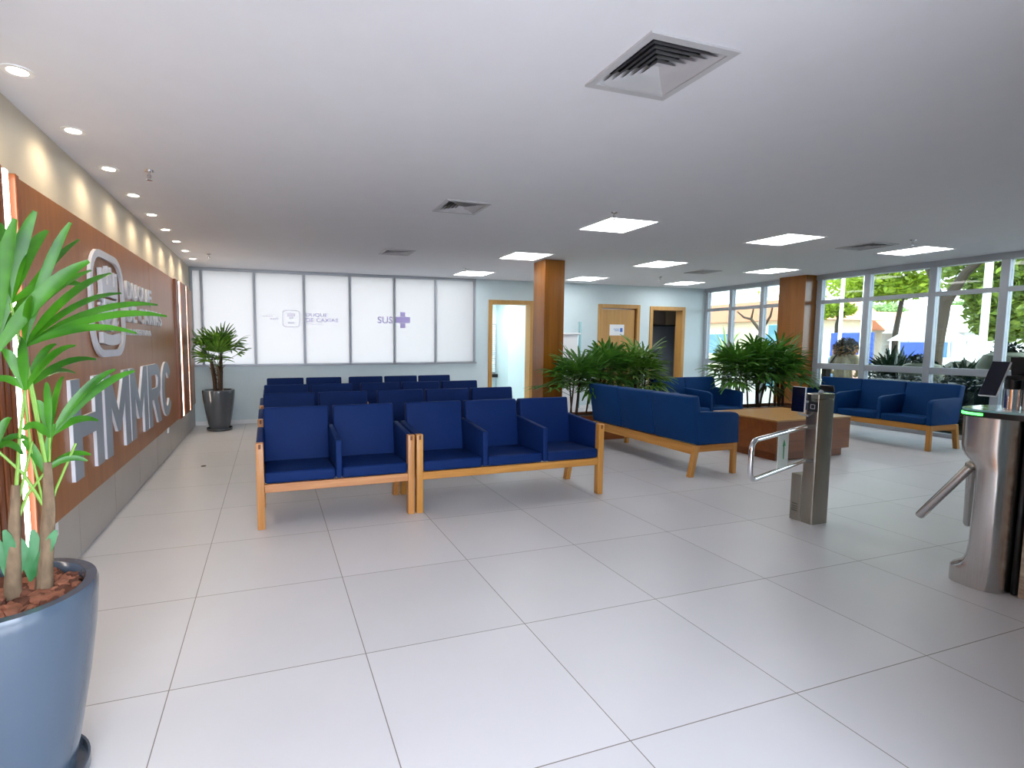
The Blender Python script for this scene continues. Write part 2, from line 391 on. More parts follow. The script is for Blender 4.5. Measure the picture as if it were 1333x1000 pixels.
# left wall with sign panels
b = B(); b.box(XL-.2, XL, YR-.1, YB+.2, -.1, TOP); struct(b.obj('wall_left', M['cream'], smooth=False), 'beige painted wall behind the wooden sign panels')
b = B(); g = B()
ys = [YR+.02]+[v for v in ( -.62, .2, 1.02, 1.84, 2.66, 3.04, 3.865, 4.69, 5.51, 6.33, 7.15, 7.97, 8.79) if v > YR+.03]+[YB]
for p, q in zip(ys, ys[1:]): b.box(XL, XL+.012, p+.003, q-.003, 0.002, .45, .001, 1)
g.box(XL, XL+.008, YR+.02, YB, 0, .45)
o = struct(b.obj('baseboard_left', M['base'], smooth=False), 'grey stone tile strip under the sign panels')
g.obj('grout', M['grout'], o, smooth=False)

# rear wall
b = B()
DO = [(4.174, 5.0, 2.15), (6.692, 7.593, 2.13), (8.02, 8.82, 2.11)]
h2 = [(XL-.1, 3.813, 1.0, 2.6)] + [(a-.04, c+.04, -1, z+.04) for a, c, z in DO]
for a, c, d, e in holed(XL, XF+.05, 0, TOP, h2): b.box(a, c, YB, YB+.18, d, e)
struct(b.obj('wall_back', M['wall'], smooth=False), 'pale bluish wall with the frosted window and three doorways')
b = B()
for a, c in ((XL, 4.09), (5.07, 6.6), (7.69, 7.93), (8.915, 9.45)): b.box(a, c, YB-.012, YB, 0, .07, .003, 1)
struct(b.obj('baseboard_back', M['white'], smooth=False), 'low white skirting along the back wall')
# front wall (behind the viewer): unseen opening added to let daylight in
b = B()
for a, c, d, e in holed(XL, XF+.05, 0, TOP, [(-1.15, 1.7, .02, 2.61)]): b.box(a, c, YR-.18, YR, d, e)
struct(b.obj('wall_front', M['wall'], smooth=False), 'unseen wall with an opening added to let daylight in')
b = B()
for x in [-1.1+i*1.36 for i in range(3)]: b.box(x-.03, x+.03, YR-.12, YR-.04, .05, 2.56)
struct(b.obj('window_20', M['alu'], smooth=False), 'aluminium bars across the added daylight opening')

b = B(); b.box(1.72, 1.84, YR, .35, 0, HC); struct(b.obj('wall_light_block', M['wall'], smooth=False), 'unseen short wall added to block daylight from the front opening')  # unseen wall added to keep the opening's daylight off the right side
# frosted window
W1 = sempty('window_1', 'long frosted window in a silver frame on the back wall')
mull = [-1.205, -1.052, -.233, .585, 1.384, 2.199, 3.0, 3.795]
b = B()
b.box(XL, 3.815, YB-.03, YB+.05, 2.575, 2.618); b.box(XL, 3.83, YB-.05, YB+.05, .985, 1.02)
for i, x in enumerate(mull): b.box(x-.018, x+.018, YB-.03, YB+.05, 1.02, 2.575, .003, 1)
b.obj('frame', M['alu'], W1, smooth=False)
for p, q in zip(mull, mull[1:]):
    b = B(); b.box(p+.018, q-.018, YB+.010, YB+.018, 1.02, 2.575); b.obj('pane', M['frost'], W1, smooth=False)

# doors in the back wall
def doorframe(i, a, c, z, label):
    d = sempty('door_%d' % i, label)
    b = B(); t = .082
    b.box(a-t, a, YB-.02, YB+.19, 0, z+t, .004, 1); b.box(c, c+t, YB-.02, YB+.19, 0, z+t, .004, 1); b.box(a, c, YB-.02, YB+.19, z, z+t, .004, 1)
    b.obj('door_frame', M['doorwood'], d, smooth=False)
    return d
d1 = doorframe(1, 4.174, 5.0, 2.15, 'open doorway with oak frame into a bright corridor')
d2 = doorframe(2, 6.692, 7.593, 2.13, 'closed oak door with a white paper notice')
b = B(); b.box(6.70, 7.57, YB+.03, YB+.07, .01, 2.11, .004, 1); b.obj('door_leaf', M['doorwood'], d2, smooth=False)
b = B(); b.box(7.574, 7.592, YB+.02, YB+.08, 0, 2.13); b.obj('gap_shade_strip', M['dark'], d2, smooth=False)  # dark strip painted in as shade between door leaf and frame
b = B(); b.tube([(6.78, YB+.03, 1.0), (6.78, YB-.03, 1.0), (6.90, YB-.03, 1.0)], .01); b.obj('door_handle', M['chrome'], d2)
d3 = doorframe(3, 8.02, 8.82, 2.11, 'open doorway with oak frame into a dim grey room')
# rooms behind the doorways
b = B(); b.box(3.85, 6.3, YB+2.6, YB+2.7, 0, TOP); b.box(3.75, 3.85, YB+.18, YB+2.7, 0, TOP); b.box(6.2, 6.3, YB+.18, YB+2.7, 0, TOP)
b.box(3.85, 6.2, YB+.18, YB+2.6, 2.5, 2.55); b.box(5.44, 6.2, YB+1.9, YB+2.6, 0, 2.5)
struct(b.obj('wall_corridor', M['room'], smooth=False), 'pale corridor walls behind the open doorway')
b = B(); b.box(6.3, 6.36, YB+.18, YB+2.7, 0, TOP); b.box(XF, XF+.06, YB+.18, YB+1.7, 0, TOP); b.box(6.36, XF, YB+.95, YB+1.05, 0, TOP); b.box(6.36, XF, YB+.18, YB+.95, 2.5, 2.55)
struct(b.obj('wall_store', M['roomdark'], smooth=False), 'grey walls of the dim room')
t = thing('ceiling_light', 'unseen panel light added to brighten the corridor behind the first doorway', 'ceiling light', (4.9, YB+1.3, 2.5))  # unseen lamp added to brighten the corridor
b = B(); b.box(-.4, .5, -.4, .4, -.02, 0, .004, 1); b.obj('frame', M['white'], t, smooth=False)
b = B(); b.box(-.38, .48, -.38, .38, -.022, -.018); b.obj('diffuser', M['fillcorridor'], t, smooth=False)
t = thing('ceiling_light', 'unseen panel light added to brighten the grey room', 'ceiling light', (7.6, YB+.55, 2.5))  # out-of-view lamp added so the grey room is not black
b = B(); b.box(-.3, .3, -.2, .2, -.02, 0, .004, 1); b.obj('frame', M['white'], t, smooth=False)
b = B(); b.box(-.28, .28, -.18, .18, -.022, -.018); b.obj('diffuser', M['fillroom'], t, smooth=False)
t = thing('roller_shutter', 'white ribbed shutter inside the bright corridor doorway', 'shutter', (5.02, YB+2.58, 0))
b = B()
for k in range(24): b.box(-.42, .38, -.03, 0, .64+k*.05, .64+k*.05+.042, .008, 1)
b.obj('slats', M['shutter'], t, smooth=False)
b = B(); b.box(-.44, .40, -.02, 0, .62, 1.86); b.obj('backing', M['alu'], t, smooth=False)
b = B(); b.box(-.44, .40, -.16, 0, .52, .60, .004, 1); b.obj('sill', M['black'], t, smooth=False)
for nm, x0, x1, mm, lb in (('wall_cabinet', 8.5, 8.91, 'cabinet', 'dark wall cabinet hanging in the dim grey room, grey-brown one'), ('wall_cabinet', 8.93, 9.44, 'cabinet2', 'taupe wall cabinet hanging in the dim grey room beside the darker one')):
    t = thing(nm, lb, 'cabinet', ((x0+x1)/2, YB+.948, 0)); w = (x1-x0)/2
    b = B(); b.box(-w, w, -.31, 0, 1.82, 2.45, .003, 1); b.obj('body', M[mm], t, smooth=False)
    b = B(); b.box(-w+.005, w-.005, -.328, -.312, 1.83, 2.44, .003, 1); b.obj('door', M[mm], t, smooth=False)
    b = B(); b.box(-w, w, -.33, 0, 1.795, 1.818); b.obj('light_rail', M['black'], t, smooth=False)
t = thing('paper_notice', 'white paper notice taped to the closed oak door', 'notice', (6.93, YB+.03, 1.55))
b = B(); b.box(0, .37, -.003, 0, 0, .235); b.obj('sheet', M['paper'], t, smooth=False)
b = B(); b.box(.265, .33, -.005, -.003, .075, .16, .01, 2); b.obj('emblem', M['ink'], t)
b = B()
for k, (u, w) in enumerate(((.10, .15), (.13, .12))): 
    for j in range(int(w/.02)): b.box(u+j*.02, u+j*.02+.013, -.005, -.003, .125-k*.032, .145-k*.032)
b.obj('print', M['inkgrey'], t, smooth=False)

# glazed facade on the right
ms = [9.34, 8.69, 7.945, 7.2, 6.80, 6.015, 5.115, 4.315, 3.4, 2.5, 1.6]
b = B(); b.box(XF-.06, XF+.1, 1.5, YB, 2.53, 2.62); struct(b.obj('trim_1', M['alu'], smooth=False), 'silver header beam above the glazing')
b = B(); b.box(XF-.03, XF+.1, 1.5, YB, 0, .06); struct(b.obj('trim_2', M['alu'], smooth=False), 'silver sill along the floor under the glazing')
b = B(); b.box(XF-.05, XF+.1, YR-.1, YB+.18, HC, TOP); b.box(XF-.05, XF+.1, YR-.1, 1.55, 0, HC); struct(b.obj('wall_right', M['wall'], smooth=False), 'pale wall above and in front of the glazing')  # unseen solid stretch before the glazing added to darken this side
for i, (p, q) in enumerate(zip(ms, ms[1:])):
    wdw = sempty('window_%d' % (i+2), 'tall aluminium framed facade window, bay %d from the back wall' % (i+1))
    w = .045 if i >= 4 else .038
    b = B()
    b.box(XF-.05, XF+.06, p-w, p+w, .06, 2.53, .004, 1)
    b.box(XF-.045, XF+.05, q+w, p-w, 2.10, 2.165, .004, 1); b.box(XF-.045, XF+.05, q+w, p-w, .935, 1.035, .004, 1)
    if i == len(ms)-2: b.box(XF-.05, XF+.06, q-w, q+w, .06, 2.53, .004, 1)
    b.obj('window_frame', M['alu'], wdw, smooth=False)
    for z0, z1 in ((.06, .935), (1.035, 2.10), (2.165, 2.53)):
        b = B(); b.box(XF-.002, XF+.004, q+w, p-w, z0, z1); b.obj('window_pane', M['pane'], wdw, smooth=False)

# pillars
def pillar(x0, x1, y0, y1, label):
    b = B(); b.box(x0, x1, y0, y1, 0, HC, .004, 1); o = struct(b.obj('pillar', M['pillar'], smooth=False), label); o['category'] = 'pillar'
pillar(3.875, 4.21, 6.83, 7.17, 'wood-clad square pillar beside the palms in the middle of the room')
pillar(9.175, 9.49, 6.85, 7.36, 'wood-clad pillar against the glazed facade')

# ------------------------------------------------------------------ sign wall cladding
FX = XL+.044
b = B(); b.box(XL+.001, FX, 3.2, 7.55, .372, 2.222, .002, 1)
for y in (4.69, 6.12): b.box(FX-.001, FX+.0008, y-.0015, y+.0015, .374, 2.22)
tag(b.obj('wall_panel', M['laminate'], smooth=False), 'large flat wood panel carrying the silver lettering', 'wall panel')
b = B(); b.box(XL+.001, FX-.012, 8.665, 9.33, .385, 2.225, .002, 1)
tag(b.obj('wall_panel', M['laminate'], smooth=False), 'narrow flat wood panel between the slatted panel and the back wall', 'wall panel')
def slatpanel(y0, y1, leds, label, depth):
    t = thing('slat_panel', label, 'wall panel', (0, 0, 0))
    b = B(); b.box(XL+.001, XL+depth*.45, y0, y1, .372, 2.224)
    y = y0+.006
    while y < y1-.03:
        if not any(abs(y+.019-l) < .042 for l in leds): b.box(XL+depth*.4, XL+depth, y, y+.038, .372, 2.224, .004, 1)
        y += .058
    b.obj('slats', M['slat'], t, smooth=False)
    for l in leds:
        b = B(); b.box(XL+depth*.44, XL+depth*.92, l-.016, l+.016, .375, 2.22, .004, 1); b.obj('light_strip', M['led'], t, smooth=False)
    return t
slatpanel(1.6, 3.198, [3.035, 1.9], 'slatted wood panel with a glowing strip behind the big potted palm', .062)
slatpanel(7.552, 8.664, [7.85, 8.44], 'slatted wood panel with two glowing strips at the far end of the sign wall', .075)
b = B(); b.box(XL+.001, FX, YR+.1, 1.598, .372, 2.222, .002, 1); tag(b.obj('wall_panel', M['laminate'], smooth=False), 'flat wood panel beyond the slats towards the front opening', 'wall panel')

# big letters
def mstroke(w, st): return [[(0, 0), (st, 0), (st, .60), (w/2-.06, .25), (w/2+.06, .25), (w-st, .60), (w-st, 0), (w, 0), (w, 1), (w-st*.95, 1), (w/2, .50), (st*.95, 1), (0, 1)]]
ST = .24
def arcpts(cx, cy, rx, ry, a0, a1, n=16): return [(cx+rx*math.cos(a0+(a1-a0)*k/n), cy+ry*math.sin(a0+(a1-a0)*k/n)) for k in range(n+1)]
def bandpoly(o, i): return o+i[::-1]
def cshape(w, st):
    a0, a1 = .62, 2*PI-.62
    P = bandpoly(arcpts(w/2, .5, w/2, .5, a0, a1, 28), arcpts(w/2, .5, w/2-st, .5-st*.75, a0, a1, 28))
    return [P]
def rshape(w, st):
    bowl = bandpoly([(st, 1)]+arcpts(w-.29, .71, .29, .29, PI/2, -PI/2, 14)+[(st, .42)], [(st, .82)]+arcpts(w-.3, .71, .10, .11, PI/2, -PI/2, 14)+[(st, .60)])
    return [[(0, 0), (st, 0), (st, 1), (0, 1)], bowl, [(w*.40, .4195), (w*.72, .4195), (w, 0), (w-st*1.1, 0)]]
H_ = .632
def big(name, y, w, polys, label):
    t = poly_bm(polys); wu = w/H_
    b = B(); b._merge(t, onwall(y, .537, H_, H_, FX+.001, .020)); t2 = poly_bm(polys)
    bb = B(); bb._merge(t2, onwall(y, .537, H_, H_, FX+.0215, .003))
    r = thing('sign_letter', label, 'sign letter', (FX, y+w/2, .537), group='large brushed silver letters on the wood panel')
    for nm, q, mm in (('letter_body', b, 'letterside'), ('letter_face', bb, 'letter')):
        q.bm.transform(Matrix.Translation((-FX, -(y+w/2), -.537))); q.obj(nm, M[mm], r, smooth=False)
wH = .59/H_
big('H', 3.67, .59, [[(0, 0), (ST, 0), (ST, .40), (wH-ST, .40), (wH-ST, 0), (wH, 0), (wH, 1), (wH-ST, 1), (wH-ST, .61), (ST, .61), (ST, 1), (0, 1)]], 'large silver letter H, first of the five big letters')
big('M', 4.33, .69, mstroke(.69/H_, ST), 'large silver letter M next to the H')
big('M', 5.065, .64, mstroke(.64/H_, ST), 'large silver letter M next to the R')
big('R', 5.75, .60, rshape(.60/H_, ST), 'large silver letter R between the M and the C')
big('C', 6.42, .58, cshape(.58/H_, ST), 'large silver letter C, last of the five big letters')
# smaller words
def word(txt, y0, y1, z0, z1, where, depth, narrow={}):
    wd = {'I': .38, 'J': .6, ' ': .45, 'E': .85, 'F': .82, 'P': .9, 'R': .95, 'T': .9, 'Q': 1.1, 'D': 1., 'U': 1., 'C': .98, 'A': 1.08, 'X': 1.02, 'S': .9}
    ws = [wd[c] for c in txt]; gap = .16; tot = sum(ws)+gap*(len(txt)-1); k = (y1-y0)/tot; y = y0
    seen = {}
    for c, w in zip(txt, ws):
        if c != ' ':
            seen[c] = seen.get(c, 0)+1
            nth = '' if txt.count(c) == 1 else ('first ', 'second ', 'third ')[seen[c]-1]
            b = B(); h = z1-z0; q = 0 if c != 'Q' else .08*h
            b._merge(text_bm(c, .03), onwall(y, z0-q, w*k, h+q, FX, depth))
            b.bm.transform(Matrix.Translation((-FX, -y, -z0)))
            o = b.obj('sign_letter', M['lettersmall'], None, smooth=False); o.location = (FX, y, z0)
            tag(o, '%spale silver letter %s %s' % (nth, c, where), 'sign letter', 'pale silver letters beside the emblem')
        y += (w+gap)*k
word('DUQUE', 5.115, 6.10, 1.772, 1.928, 'in the top word beside the emblem', .02)
word('DE CAXIAS', 5.105, 6.59, 1.575, 1.722, 'in the two-word middle line beside the emblem', .02)
word('PREFEITURA', 5.085, 6.04, 1.462, 1.516, 'in the tiny bottom word beside the emblem', .016)
# emblem on the sign wall: ring, castle crown, shield, sprigs, ribbon
t = thing('wall_emblem', 'silver coat of arms in a rounded ring on the wood panel', 'emblem', (FX, 4.565, 1.68))
def wp(bmx, d, x=0.): 
    b = B(); b._merge(bmx, onwall(0, 0, 1, 1, x, d)); return b
wp(ring_bm(rrect(0, 0, .86, .78, .24), rrect(0, 0, .755, .675, .19)), .022, .004).obj('ring', M['lettersmall'], t, ang=.5)
crown = [[(-.2, .06), (.2, .06), (.2, .15), (-.2, .15)]]
for cx, w, h in ((-.16, .09, .26), (0, .11, .29), (.16, .09, .26)):
    crown.append([(cx-w/2, .1505), (cx+w/2, .1505), (cx+w/2, h), (cx+w/4, h), (cx+w/4, h-.025), (cx-w/4, h-.025), (cx-w/4, h), (cx-w/2, h)])
wp(poly_bm(crown), .03, .004).obj('crown', M['lettersmall'], t, smooth=False)
sh = [(-.15, .04), (.15, .04), (.15, -.07)]+arcpts(0, -.07, .15, .13, 0, -PI, 12)[1:]
sh2 = [(p[0]*.72, -.035+(p[1]+.035)*.72) for p in sh]
wp(ring_bm(sh, sh2), .03, .004).obj('shield', M['lettersmall'], t, smooth=False)
wp(poly_bm([[(-.10, -.06), (-.05, .0), (.0, -.05), (.05, .0), (.10, -.06), (.0, -.13)], [(-.03, -.0), (.03, -.0), (.03, .03), (-.03, .03)]]), .02, .004).obj('shield_charge', M['lettersmall'], t, smooth=False)
for s in (-1, 1):
    sp = []
    for k in range(4):
        z = -.16+k*.06; sp.append([(s*.155, z-.012), (s*.235, z+.03), (s*.225, z+.05), (s*.155, z+.02)][::s])
    wp(poly_bm(sp), .02, .004).obj('sprig', M['lettersmall'], t, smooth=False)
wp(poly_bm([[(-.23, -.285), (-.12, -.30), (0, -.305), (.12, -.30), (.23, -.285), (.23, -.205), (.12, -.22), (0, -.225), (-.12, -.22), (-.23, -.205)]]), .03, .004).obj('ribbon', M['lettersmall'], t, smooth=False)
# decals on the frosted window
t = thing('window_decal', 'pale lilac rounded crest with two lines of lettering on the frosted window', 'decal', (0, YB+.009, 0))
def rp(bmx, m, d=.002): return B()._merge(bmx, onrear(0, 0, 1, 1, 0, d)).obj(m[0], M[m[1]], t, smooth=False)
def rtext(txt, x0, x1, z0, z1, nm, mm): B()._merge(text_bm(txt, .014), onrear(x0, z0, x1-x0, z1-z0, 0, .002)).obj(nm, M[mm], t, smooth=False)
rp(ring_bm([(p[0]+.365, p[1]+1.805) for p in rrect(0, 0, .30, .30, .07)], [(p[0]+.365, p[1]+1.805) for p in rrect(0, 0, .27, .27, .055)]), ('ring', 'lilacpale'))
rp(poly_bm([[(.30, 1.845), (.43, 1.845), (.43, 1.90), (.30, 1.90)], [(.33, 1.80), (.40, 1.80), (.40, 1.84), (.33, 1.84)], [(.31, 1.72), (.42, 1.72), (.42, 1.745), (.31, 1.745)]]), ('crest', 'lilacpale'))
rtext('DUQUE', .612, .985, 1.835, 1.905, 'lettering', 'lilacmid'); rtext('DE', .612, .745, 1.75, 1.82, 'lettering', 'lilacmid'); rtext('CAXIAS', .79, 1.17, 1.75, 1.82, 'lettering', 'lilacmid')
rtext('PREFEITURA', .612, .92, 1.705, 1.725, 'lettering', 'lilacpale')
rp(poly_bm([[(-.12+k*.045, 1.835), (-.09+k*.045, 1.835), (-.09+k*.045, 1.85), (-.12+k*.045, 1.85)] for k in range(5)]+[[(.02+k*.035, 1.78), (.045+k*.035, 1.78), (.045+k*.035, 1.815), (.02+k*.035, 1.815)] for k in range(4)]), ('small_lettering', 'lilacpale'))
t = thing('window_decal', 'lilac three-letter word and cross on the frosted window', 'decal', (0, YB+.009, 0))
rtext('SUS', 1.89, 2.17, 1.745, 1.868, 'lettering', 'lilac')
rp(poly_bm([[(2.225, 1.755), (2.50, 1.755), (2.50, 1.868), (2.225, 1.868)]]), ('cross', 'lilac'))
rp(poly_bm([[(2.315, 1.66), (2.41, 1.66), (2.41, 1.75), (2.315, 1.75)]]), ('cross', 'lilac')); rp(poly_bm([[(2.315, 1.873), (2.41, 1.873), (2.41, 1.955), (2.315, 1.955)]]), ('cross', 'lilac'))

# ------------------------------------------------------------------ ceiling fittings
names = ['nearest row beside the big square vent side', 'nearest row, middle', 'nearest row beside the facade']
rown = ['row nearest the camera', 'middle row', 'row by the back wall']; coln = ['on the bench side', 'in the middle', 'on the facade side']
t0 = thing('ceiling_light', '', 'ceiling light', group='square flush panel lights')
b = B(); b._merge(ring_bm([(-.30, -.30), (.30, -.30), (.30, .30), (-.30, .30)], [(-.278, -.278), (.278, -.278), (.278, .278), (-.278, .278)]), Matrix.Translation((0, 0, -.006)) @ Matrix.Diagonal((1, 1, .008, 1))); b.obj('frame', M['white'], t0, smooth=False)
b = B(); b.box(-.285, .285, -.285, .285, .002, .012); b.obj('diffuser', M['panel'], t0, smooth=False)
for i, (x, y) in enumerate(LIGHTS):
    o = t0 if i == 0 else dup(t0)
    place(o, 'square white ceiling panel light, %s, %s' % (rown[i//3], coln[i % 3]), (x, y, HC))
v0 = thing('ceiling_vent', '', 'ceiling vent', group='square ceiling air diffusers')
b = B(); b._merge(ring_bm([(-.215, -.215), (.215, -.215), (.215, .215), (-.215, .215)], [(-.182, -.182), (.182, -.182), (.182, .182), (-.182, .182)]), Matrix.Translation((0, 0, -.010)) @ Matrix.Diagonal((1, 1, .012, 1))); b.obj('frame', M['vent'], v0, smooth=False)
for k in range(6):
    r1 = .188-.0275*k; r0 = r1-.034; b = B()
    z1, z0 = .030, -.006
    for a in range(4):
        c, s = (1, 0, -1, 0)[a], (0, 1, 0, -1)[a]
        f = lambda u, v, z: (u*c-v*s, u*s+v*c, z)
        # each blade flares down and outwards
        b.quad(f(r0, -r0, z1), f(r1, -r1, z0), f(r1, r1, z0), f(r0, r0, z1))
        b.quad(f(r0-.003, -r0, z1), f(r0-.003, r0, z1), f(r1-.003, r1, z0-.001), f(r1-.003, -r1, z0-.001))
    b.obj('louver', M['vent'], v0, smooth=False)
b = B(); b.loft([[(-.018, -.018, .03), (.018, -.018, .03), (.018, .018, .03), (-.018, .018, .03)], [(-.022, -.022, .022), (.022, -.022, .022), (.022, .022, .022), (-.022, .022, .022)]]); b.obj('centre_plate', M['vent'], v0, smooth=False)
b = B(); b.box(-.2, .2, -.2, .2, .06, .07)
for a in (-.2, .2): b.box(a-.002, a+.002, -.2, .2, .0, .07); b.box(-.2, .2, a-.002, a+.002, .0, .07)
b.obj('duct', M['ventin'], v0, smooth=False)
vl = ['large square air vent in the ceiling nearest the camera', 'grey square air vent in front of the bench-side panel lights', 'small square air vent near the frosted window', 'square air vent between two panel lights near the facade', 'square air vent near the oak doors']
for i, (x, y, s) in enumerate(VENTS):
    o = v0 if i == 0 else dup(v0); place(o, vl[i], (x, y, HC)); o.scale = (s/.38,)*2+(1,)
dl0 = thing('downlight', '', 'downlight', group='round recessed downlights along the sign wall')
b = B(); b.lathe([(.041, .012), (.041, -.004), (.062, -.005), (.064, 0), (.064, .001)], n=32); b.obj('trim_ring', M['white'], dl0)
b = B(); b.lathe([(0, .002), (.042, .002), (.042, .010), (0, .010)], n=32); b.obj('lens', M['lens'], dl0)
ordn = ['first', 'second', 'third', 'fourth', 'fifth', 'sixth', 'seventh', 'eighth', 'ninth']
for i, (x, y) in enumerate(DOWN):
    o = dl0 if i == 0 else dup(dl0)
    place(o, 'small round downlight, %s along the sign wall counted from the palm pot' % ordn[i], (x, y, HC))
    li = bpy.data.lights.new('downlight_lamp', 'SPOT'); li.energy = 4.; li.color = (1, .86, .62); li.spot_size = math.radians(150); li.spot_blend = 1.; li.shadow_soft_size = .03
    lo = bpy.data.objects.new('downlight_lamp', li); COL.objects.link(lo); lo.location = (x, y, HC-.015); lo.rotation_euler = (0, 0, 0)
s0 = thing('fire_sprinkler', '', 'sprinkler', group='ceiling fire sprinklers')
b = B(); b.lathe([(.0, 0), (.034, -.002), (.03, -.010), (.014, -.014), (0, -.014)], n=20); b.obj('rosette', M['chrome'], s0)
b = B(); b.tube([(0, 0, -.012), (0, 0, -.05)], .009, 8); b.tube([(-.011, 0, -.03), (-.014, 0, -.05), (0, 0, -.066)], .003, 6); b.tube([(.011, 0, -.03), (.014, 0, -.05), (0, 0, -.066)], .003, 6); b.obj('frame_arms', M['chrome'], s0)
b = B(); b.lathe([(0, -.066), (.02, -.066), (.02, -.069), (0, -.069)], n=16); b.obj('deflector', M['chrome'], s0)
for i, (x, y, l) in enumerate(((-.788, 4.24, 'beside the third downlight'), (-.78, 7.95, 'near the corner by the frosted window'), (3.09, 4.18, 'beside the nearest bench-side panel light'), (3.1, 8.1, 'beside the panel light near the frosted window end'), (6.93, 7.95, 'in front of the closed oak door'), (7.25, 4.15, 'beside the vent near the facade'))):
    o = s0 if i == 0 else dup(s0); place(o, 'small chrome ceiling sprinkler '+l, (x, y, HC))
# outlets on the base tiles
k0 = thing('wall_outlet', 'white wall outlet on the grey tiles beside the big palm pot', 'outlet', (XL+.012, 3.45, .335), group='white outlets on the grey tile strip')
b = B(); b.box(0, .012, -.04, .04, -.06, .06, .004, 2); b.obj('plate', M['white'], k0)
b = B(); b.box(.012, .016, -.022, .022, -.03, .03, .003, 1); b.obj('socket', M['white'], k0)
o = dup(k0); place(o, 'white wall outlet on the grey tiles below the slatted panel', (XL+.012, 6.96, .35))
b = B(); b.lathe([(0, 0.001), (.028, .001), (.028, .004), (.022, .006), (0, .006)], n=20); o = b.obj('floor_cap', M['etched']); o.location = (-.745, 6.28, 0); tag(o, 'small round metal cap set in the floor near the dark pot', 'floor cap')

# ------------------------------------------------------------------ waiting benches with wooden end posts
def bench(n, oak, oakv):
    t = thing('waiting_bench', '', 'bench')
    sw, aw, pw = .53, .046, .055
    W = n*sw+(n-1)*aw+2*pw; x0 = -W/2
    for s in (-1, 1):
        xa = x0 if s < 0 else W/2-pw
        b = B(); b.box(xa, xa+pw, 0, .06, 0, .655, .004, 2); post = b.obj('leg', M[oakv], t, ang=.5)
        b = B(); b.box(xa+pw*.34, xa+pw*.66, -.0012, .004, .612, .648); b.obj('tenon', M['dark'], post, smooth=False)
        b = B(); b.hexa([(xa, .545, 0), (xa+pw, .545, 0), (xa+pw, .60, 0), (xa, .60, 0), (xa, .455, .34), (xa+pw, .455, .34), (xa+pw, .52, .34), (xa, .52, .34)], .004, 1); b.obj('leg', M[oakv], t, ang=.5)
        b = B(); b.box(xa+.008, xa+pw-.008, .06, .50, .275, .34, .003, 1); b.obj('side_rail', M['oaky'], t, smooth=False)
        b = B(); b.hexa([(xa+.002, .061, .342), (xa+pw-.002, .061, .342), (xa+pw-.002, .56, .342), (xa+.002, .56, .342), (xa+.002, .061, .652), (xa+pw-.002, .061, .652), (xa+pw-.002, .575, .69), (xa+.002, .575, .69)], .012, 3); b.obj('armrest', M['blue'], t, ang=.7)
    b = B(); b.box(x0+pw, -x0-pw, .008, .036, .276, .340, .003, 1); b.obj('front_rail', M[oak], t, smooth=False)
    b = B(); b.box(x0+pw, -x0-pw, .47, .50, .276, .340, .003, 1); b.obj('rear_rail', M[oak], t, smooth=False)
    for k in range(n):
        xs = x0+pw+k*(sw+aw)
        b = B(); b.hexa([(xs+.002, .004, .343), (xs+sw-.002, .004, .343), (xs+sw-.002, .52, .343), (xs+.002, .52, .343), (xs+.002, .0, .432), (xs+sw-.002, .0, .432), (xs+sw-.002, .53, .412), (xs+.002, .53, .412)], .022, 4); b.obj('seat', M['blue'], t, ang=.7)
        b = B(); b.hexa([(xs-.004, .475, .40), (xs+sw+.004, .475, .40), (xs+sw+.004, .565, .36), (xs-.004, .565, .36), (xs-.004, .545, .856), (xs+sw+.004, .545, .856), (xs+sw+.004, .635, .846), (xs-.004, .635, .846)], .018, 4); b.obj('backrest', M['blue'], t, ang=.7)
        if k < n-1:
            xa = xs+sw
            b = B(); b.hexa([(xa+.001, -.004, .350), (xa+aw-.001, -.004, .350), (xa+aw-.001, .54, .35), (xa+.001, .54, .35), (xa-.001, .006, .648), (xa+aw+.001, .006, .648), (xa+aw+.001, .56, .692), (xa-.001, .56, .692)], .010, 3); b.obj('armrest', M['blue'], t, ang=.7)
    return t
p2 = bench(2, 'oak2', 'oakv2'); p3 = bench(3, 'oak', 'oakv')
rows = [(3.982, 0.), (5.22, -.012), (6.35, -.015), (7.62, .012)]
rn = ['front row nearest the camera', 'second row', 'third row', 'last row near the frosted window']
for i, (y, dx) in enumerate(rows):
    o2 = p2 if i == 0 else dup(p2); o3 = p3 if i == 0 else dup(p3)
    place(o2, 'navy two-seat wood-ended bench in the %s' % rn[i], (.489+dx, y, 0), 0, 'rows of navy waiting benches')
    place(o3, 'navy three-seat wood-ended bench in the %s' % rn[i], (2.010+dx, y, 0), 0, 'rows of navy waiting benches')

